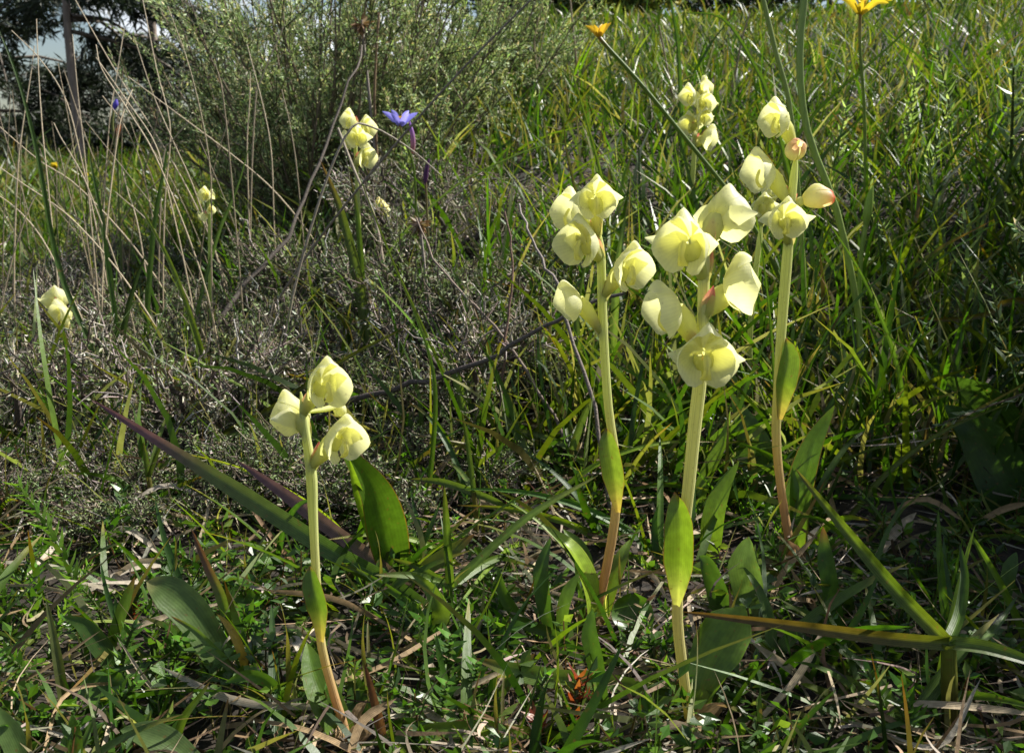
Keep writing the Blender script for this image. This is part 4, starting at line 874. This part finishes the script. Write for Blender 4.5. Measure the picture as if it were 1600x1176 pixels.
for i, p in enumerate(ds):
    Y = (.72, .85, .95, .78, .9)[i % 5]; tn = random.uniform(.8, 1.15)
    stalk('dry_stalk', 'dry straw-coloured stem standing among the left dry stalks', 'stalk', p, random.uniform(2.6, 3.6), 1.5, (.58*tn, .51*tn, .38*tn), (.72*tn, .66*tn, .53*tn), Y, Y+random.uniform(-.03, .05), group='dry stalks on the left')
for p, Y in (([(256, 240), (266, 224), (282, 205), (301, 184)], .9), ([(400, 150), (406, 130), (420, 95), (443, 42)], .95)):
    stalk('dry_stalk', 'dry forked straw stem among the left dry stalks', 'stalk', [(p[0][0]-6, p[0][1]+100)]+p, 3, 1.8, (.5, .44, .34), (.66, .62, .52), Y, Y, group='forked dry stalks')
for i in range(34):
    x0 = random.uniform(-20, 420); y0 = random.uniform(280, 420); a = random.uniform(-.75, .35); L = random.uniform(90, 230)
    Y = random.uniform(.8, 1.4); b = random.uniform(-25, 25); tn = random.uniform(.6, 1.1)
    stalk('dry_stalk', 'dry straw-coloured stem standing among the left dry stalks', 'stalk', [(x0, y0), (x0+L*math.sin(a)*.5+b*.4, y0-L*math.cos(a)*.5), (x0+L*math.sin(a)+b, y0-L*math.cos(a))], random.uniform(1.6, 2.8), 1.2, (.45*tn, .39*tn, .28*tn), (.60*tn, .54*tn, .42*tn), Y, Y, group='dry stalks on the left')
stalk('dry_stalk', 'long grey dry stem slanting across the feathery shrub', 'stalk', [(440, 460), (520, 345), (640, 200), (740, 90), (850, -20)], 5, 3, (.33, .29, .24), (.36, .34, .32), .68, .66)
stalk('dry_stalk', 'pale bent straw arching over the distant orchid', 'stalk', [(500, 310), (545, 205), (580, 198), (640, 232), (690, 275)], 5, 2.5, (.45, .41, .35), (.62, .59, .54), .66, .70)
stalk('dry_stalk', 'pale straw leaning below the distant orchid', 'stalk', [(600, 420), (585, 340), (555, 270), (528, 200)], 7, 4, (.42, .37, .29), (.5, .46, .40), .72, .76)
stalk('dry_stalk', 'brown dry stem with seed head in front of the feathery shrub', 'stalk', [(590, 260), (585, 160), (588, 80), (592, 20)], 5, 4, (.25, .18, .11), (.38, .29, .2), 1.05, 1.05)
for p in ([(1150, 110), (1160, 60), (1172, 20)], [(750, 130), (770, 70), (790, 10)], [(680, 110), (665, 60), (640, 0)], [(840, 120), (835, 60), (850, 0)], [(900, 90), (895, 40), (890, -10)], [(1065, 230), (1045, 120), (1030, 40)], [(1390, 200), (1410, 120), (1430, 50)], [(1460, 260), (1440, 160), (1425, 90)], [(870, 200), (900, 130), (930, 90)], [(820, 260), (845, 170), (870, 110)]):
    stalk('dry_stalk', 'thin dry stem on the crest of the slope', 'stalk', p, 4.5, 2.5, (.40, .33, .23), (.50, .44, .34), 1.4, 1.4, group='dry stems on the slope')
# woody branches of the heath
stalk('woody_branch', 'dark gnarled woody branch lying across the heath toward the five-flowered orchid', 'branch', [(520, 640), (600, 612), (690, 588), (760, 562), (820, 528), (880, 492), (970, 455)], 12, 5, (.07, .058, .052), (.14, .12, .11), .56, .52, mat=M_TWIG, sides=7, jit=.0012)
stalk('woody_branch', 'dark woody branch rising from the heath toward the distant orchid', 'branch', [(370, 460), (430, 395), (478, 310), (508, 230), (548, 130), (566, 70)], 9, 3, (.08, .07, .06), (.15, .13, .11), .78, .95, mat=M_TWIG, sides=7, jit=.0015)
stalk('woody_branch', 'thin grey branch hanging in front of the middle grass', 'branch', [(800, 545), (735, 470), (690, 420), (650, 340)], 6, 3, (.15, .12, .10), (.25, .20, .16), .55, .62, mat=M_TWIG, jit=.0006)
stalk('woody_branch', 'thin reddish-brown twig standing beside the middle grass', 'branch', [(788, 560), (795, 480), (800, 410), (790, 330)], 6, 3, (.11, .07, .05), (.2, .13, .1), .55, .58, mat=M_TWIG, jit=.0006)
stalk('woody_branch', 'forked grey twig beside the upper flowers of the five-flowered orchid', 'branch', [(880, 480), (850, 410), (820, 350), (810, 320)], 7, 3, (.16, .13, .11), (.30, .27, .25), .50, .55, mat=M_TWIG, jit=.0008)
# fallen straws
for i in range(130):
    p = scatter(1, .24, .62, .4, .54)[0]; a = rng.uniform(0, 6.28); L = rng.uniform(.02, .075); d = np.array([math.cos(a), math.sin(a), 0])
    e = p+d*L; m_ = (p+e)/2+np.array([-d[1], d[0], 0])*rng.normal(0, .12)*L
    q = [np.array([v[0], v[1], float(H(v[0], v[1]))+h]) for v, h in ((p, rng.uniform(.001, .008)), (m_, rng.uniform(.006, .018)), (e, rng.uniform(.001, .026)))]
    ci = int(rng.choice(4, p=[.36, .26, .24, .14])); c = np.array([(.62, .54, .40), (.50, .38, .23), (.70, .66, .58), (.34, .22, .12)][ci])*rng.uniform(.8, 1.15); cw = ('straw-yellow', 'tan', 'bleached white', 'brown')[ci]
    V, F, C = ribbon(q, rng.uniform(.0012, .0034), [(0, c), (.6, c*.95), (1, c*.8)], 10, 3, .5, rng.uniform(-1, 1), prof='strap', seed=i)
    o = Acc().add(V, F, C).build('fallen_straw', M_DRY, None, q[0]); o.location = tuple(q[0])
    tag(o, cw+' fallen straw lying in the litter around the orchids', 'straw', cw+' fallen straws in the litter')
for lb, pts, w in [('thick pale fallen straw beside the withered brown blade', [(592, 1070), (640, 1098), (705, 1132)], 15), ('pale fallen straw leaning on the litter', [(655, 942), (678, 1000), (700, 1058)], 11), ('broad papery dry sheath lying in the litter', [(645, 1110), (665, 1075), (672, 1030)], 24),
                   ('broad pale straw at the left bottom corner', [(100, 1146), (60, 1140), (25, 1136)], 16), ('bleached straw curl beside the rust-coloured stem', [(487, 1000), (465, 985), (443, 978)], 13), ('bleached straw beside the leafy sprig', [(250, 945), (225, 938), (204, 932)], 10),
                   ('curled white straw above the clover patch', [(245, 1063), (215, 1055), (196, 1042)], 12), ('cut hollow straw lying in the right-hand shade', [(1370, 870), (1395, 835), (1432, 800)], 15), ('pale straw lying left of the big grass shoot', [(1200, 985), (1250, 1000), (1296, 1022)], 10),
                   ('purplish straw lying behind the pink-budded orchid foot', [(1225, 715), (1270, 725), (1335, 738)], 9)]:
    lone('fallen_straw', lb, 'straw', pts, w, [(0, (.5, .44, .33)), (1, (.6, .55, .46) if 'purpl' not in lb else (.25, .12, .13))], G(*pts[0], .006)[1], G(*pts[-1], .010)[1], mat=M_DRY, prof='strap', fold=.6, foot=False, m=5, n=10)

# sprigs, clover and rosettes
def sprig_kind(seed, L, n, lw, ll, pal, wts, curve=.3, pairs=True):
    r = np.random.default_rng(seed); P = spline([[0, 0, -.003], [0, curve*L*.3, L*.5], [0, curve*L, L]], 12); a = Acc()
    stem = Acc().add(*tube(P, np.linspace(.0011, .0005, 12), 5, (.12, .15, .06))).mesh('stem')
    t = np.linspace(.06, 1, n); k = t*11; i = np.minimum(k.astype(int), 10); b = P[i]+(P[i+1]-P[i])*(k-i)[:, None]
    T = norm(P[i+1]-P[i]); az = np.arange(n)*2.4; A = norm(np.cross(T, [1, .1, 0])); B = np.cross(T, A)
    d = norm(T*.55+(A*np.cos(az)[:, None]+B*np.sin(az)[:, None])); ln = ll*(1-.45*t)*r.uniform(.8, 1.2, n)
    V, F, C = blades(b, d, ln, ln*lw*2, T*.25, pick(pal, wts, n, .15), 3, None, T)
    return stem, Acc().add(V, F, C).mesh('leaf')
NEED = sprig_kind(71, .060, 90, .15, .010, [(.13, .23, .06), (.19, .30, .09)], (2, 1), .5)
SILV = sprig_kind(72, .075, 46, .14, .013, [(.42, .50, .46), (.56, .62, .62), (.26, .35, .26)], (2, 1, 2), .2)
HERB = sprig_kind(73, .026, 30, .26, .008, [(.10, .20, .035), (.15, .26, .05), (.07, .14, .03)], (2, 1, 2), .3)
REDS = sprig_kind(74, .016, 34, .20, .008, [(.28, .05, .05), (.36, .10, .07), (.16, .20, .05)], (2, 1, 1), .2)
def sprig(kind, name, px, py, s, label, cat, group=None, rot=None, tilt=0.3, Y=None, flat=None):
    p = G(px, py) if Y is None else np.array([*(W(px, py, Y)[:2]), 0])
    p[2] = float(H(p[0], p[1]))
    root = thing(name, p, label, cat, group); root.rotation_euler = (-tilt, 0, random.uniform(0, 6.28) if rot is None else rot); root.scale = (s, s, s)
    obj('stem', kind[0], M_STEM, root); tag(obj('foliage', kind[1], M_LEAF, root), kind='stuff')
    return root
sprig(NEED, 'needle_sprig', 135, 955, 1.0, 'bright green sprig of needle leaves leaning left in the foreground', 'herb', rot=.9, tilt=.35)
sprig(NEED, 'needle_sprig', 20, 1010, .7, 'needle-leaved sprig at the left border', 'herb', rot=.6, tilt=.3)
sprig(NEED, 'needle_sprig', 75, 1040, .6, 'short needle-leaved sprig below the leaning green sprig', 'herb', rot=-.4, tilt=.2)
for px, py, Y, s in [(1520, 470, .66, 1.0), (1470, 330, .80, 1.0), (1590, 190, .95, 1.3), (1450, 250, .95, .9), (1555, 420, .75, .8), (1380, 260, .9, .8), (1310, 180, 1.0, .9), (1425, 150, 1.1, 1.), (1500, 120, 1.1, 1.1), (1240, 120, 1.1, .8), (1580, 560, .6, .7), (1420, 420, .74, .7), (640, 240, .95, .9), (1010, 250, .95, .7), (1460, 560, .6, .6)]:
    sprig(SILV, 'silvery_sprig', px, py, s*1.4, 'silvery-leaved upright sprig growing in the slope grass', 'herb', 'silvery sprigs in the slope grass', Y=Y, tilt=random.uniform(.0, .4))
for i in range(60):
    px = random.choice([random.uniform(20, 420), random.uniform(20, 420), random.uniform(560, 960), random.uniform(1000, 1600), random.uniform(1000, 1600)]); py = random.uniform(760, 1170)
    zn = 'among the straps beside the needle-leaved sprigs' if px < 450 else ('between the three- and five-flowered orchids' if px < 970 else 'in the shaded litter right of the thick pale stem')
    sprig(HERB, 'leafy_sprig', px, py, random.uniform(.6, 1.15), 'small green leafy sprig '+zn, 'herb', 'leafy sprigs '+zn, tilt=random.uniform(0, .5))
for px, py, s in [(700, 1095, 1.2), (730, 1060, 1.0), (655, 1010, .9), (690, 1150, 1.0), (790, 1025, .9), (745, 1110, .9)]:
    sprig(HERB, 'leafy_sprig', px, py, s, 'fresh green leafy sprig growing by the pale fallen straws', 'herb', 'fresh sprigs by the straws', tilt=random.uniform(0, .3))
for px, py, s, lb in [(892, 1155, 1.25, 'dark red rosette of tiny leaves at the bottom border'), (850, 1170, .9, 'smaller dark red rosette beside the first'), (650, 1035, .7, 'red and green rosette beside the pale fallen straw'), (205, 990, .7, 'crimson rosette beside the straight strap leaf'), (925, 1110, .5, 'tiny red bud rosette above the dark red one')]:
    sprig(REDS, 'red_rosette', px, py, s, lb, 'herb', tilt=.1)
def clover_mesh():
    n = 9; t = np.linspace(0, 1, n); w = np.interp(t, [0, .3, .6, .8, .93, 1], [.06, .42, .80, .88, .62, .30]); v = np.linspace(-1, 1, 5)
    notch = -.14*(1-np.abs(v))[None, :]*(t > .8)[:, None]*((t-.8)/.2)[:, None]
    V = np.stack([w[:, None]*v*.5, t[:, None]+notch+0*v, .18*np.abs(v)*w[:, None]+.1*t[:, None]**2], -1).reshape(-1, 3)
    return V, gridF(n, 5)
CV, CFc = clover_mesh(); CLM = []
for q in range(3):
    c = [(.075, .15, .03), (.11, .20, .045), (.055, .115, .03)][q]
    CLM.append(mesh_np('leaflet', CV, CFc, np.tile(c, (len(CV), 1))*rng.uniform(.92, 1.08, (len(CV), 1))))
cst = Acc().add(*tube([[0, 0, -.6], [.05, 0, .5], [0, 0, 1.0]], .035, 5, (.16, .14, .06), n=6)).mesh('stem')
def clover(x, y, r_, h, label, group):
    z = float(H(x, y)); root = thing('clover_leaf', (x, y, z), label, 'clover', group); root.rotation_euler = (random.uniform(-.35, .35), random.uniform(-.35, .35), random.uniform(0, 6.28))
    s = obj('stem', cst, M_STEM, root); s.scale = (.012, .012, h)
    k = random.randrange(3)
    for i in range(3):
        l = obj('leaflet', CLM[k], M_LEAF, root); l.location = (0, 0, h); l.rotation_euler = (random.uniform(-.1, .25), 0, i*2.094); l.scale = (r_, r_, r_)
cps = [(1110, 1075, 26, 60, 'clover leaf in the patch by the thick pale stem'), (370, 930, 22, 50, 'clover leaf in the shaded patch left of the rust-coloured stem'), (330, 1110, 20, 60, 'clover leaf in the patch below the white bud'), (1330, 960, 22, 90, 'clover leaf in the shade below the pink-budded orchid'),
       (1560, 1060, 14, 50, 'clover leaf in the dark right corner'), (1290, 520, 22, 50, 'tiny clover leaf behind the pink-budded orchid'), (1020, 790, 16, 50, 'clover leaf behind the two thickest stems'), (1050, 1150, 10, 40, 'clover leaf at the foot of the thick pale stem')]
for px, py, k, sp, lb in cps:
    for i in range(k):
        g_ = G(px+random.gauss(0, sp), py+random.gauss(0, sp*.55)); clover(g_[0], g_[1], random.uniform(.0038, .0065), random.uniform(.006, .018), lb, lb.replace('leaf', 'leaves'))
for px, py, r_, lb in [(985, 975, .0085, 'round dark leaf beside the five-flowered orchid foot'), (390, 955, .007, 'round bright leaf beside the shaded clover'), (160, 1095, .008, 'cupped round leaf below the curled straw')]:
    g_ = G(px, py+20); 
    n = 9; t = np.linspace(0, 1, n); w = np.sqrt(np.clip(1-(2*t-1)**2, 0.01, 1)); v = np.linspace(-1, 1, 7)
    up_ = norm(CAM-g_+np.array([.15, 0, .15])); sx = np.array([1., 0, 0]); sy = np.cross(up_, sx)
    c0 = g_+np.array([0, 0, r_*1.1])
    V = c0+(w[:, None]*v*r_)[..., None]*sx+((2*t-1)[:, None]*r_+0*v)[..., None]*sy+((v[None]**2+(2*t-1)[:, None]**2)*.25*r_)[..., None]*up_
    root = thing('round_leaf', g_, lb, 'leaf')
    Acc().add(V, gridF(n, 7), (.09, .17, .035)).build('blade', M_LEAF, root, g_)
    Acc().add(*tube([g_-[0, 0, .002], c0], .0005, 5, (.13, .16, .05))).build('stem', M_STEM, root, g_)
# bent dead flower heads
for px, py, Y, lb in [(655, 350, .66, 'brown drooping dead flower head on a grey stalk in the heath'), (565, 38, 1.05, 'brown dry seed head on the dark branch before the feathery shrub')]:
    C = W(px, py, Y); f = W(px+28, py+110, Y); f[2] = float(H(f[0], f[1]))-.002
    root = thing('dead_flower_head', f, lb, 'seed head')
    Acc().add(*tube([f, C*.6+f*.4, C+[0, 0, .004]], np.array([5, 5, 4])*PX(C)/2, 5, (.28, .25, .22), n=12)).build('stalk', M_TWIG, root, f)
    n = 70; d = norm(rng.normal(size=(n, 3))+[0, 0, -.9]); sc = 22*PX(C)
    Acc().add(*leaves(np.tile(C, (n, 1)), d, rng.uniform(.5, 1.1, n)*sc, rng.uniform(.12, .3, n)*sc, pick([(.30, .20, .09), (.40, .34, .26), (.20, .13, .06)], (2, 1, 1), n))).build('bract_cluster', M_DRY, root, f)
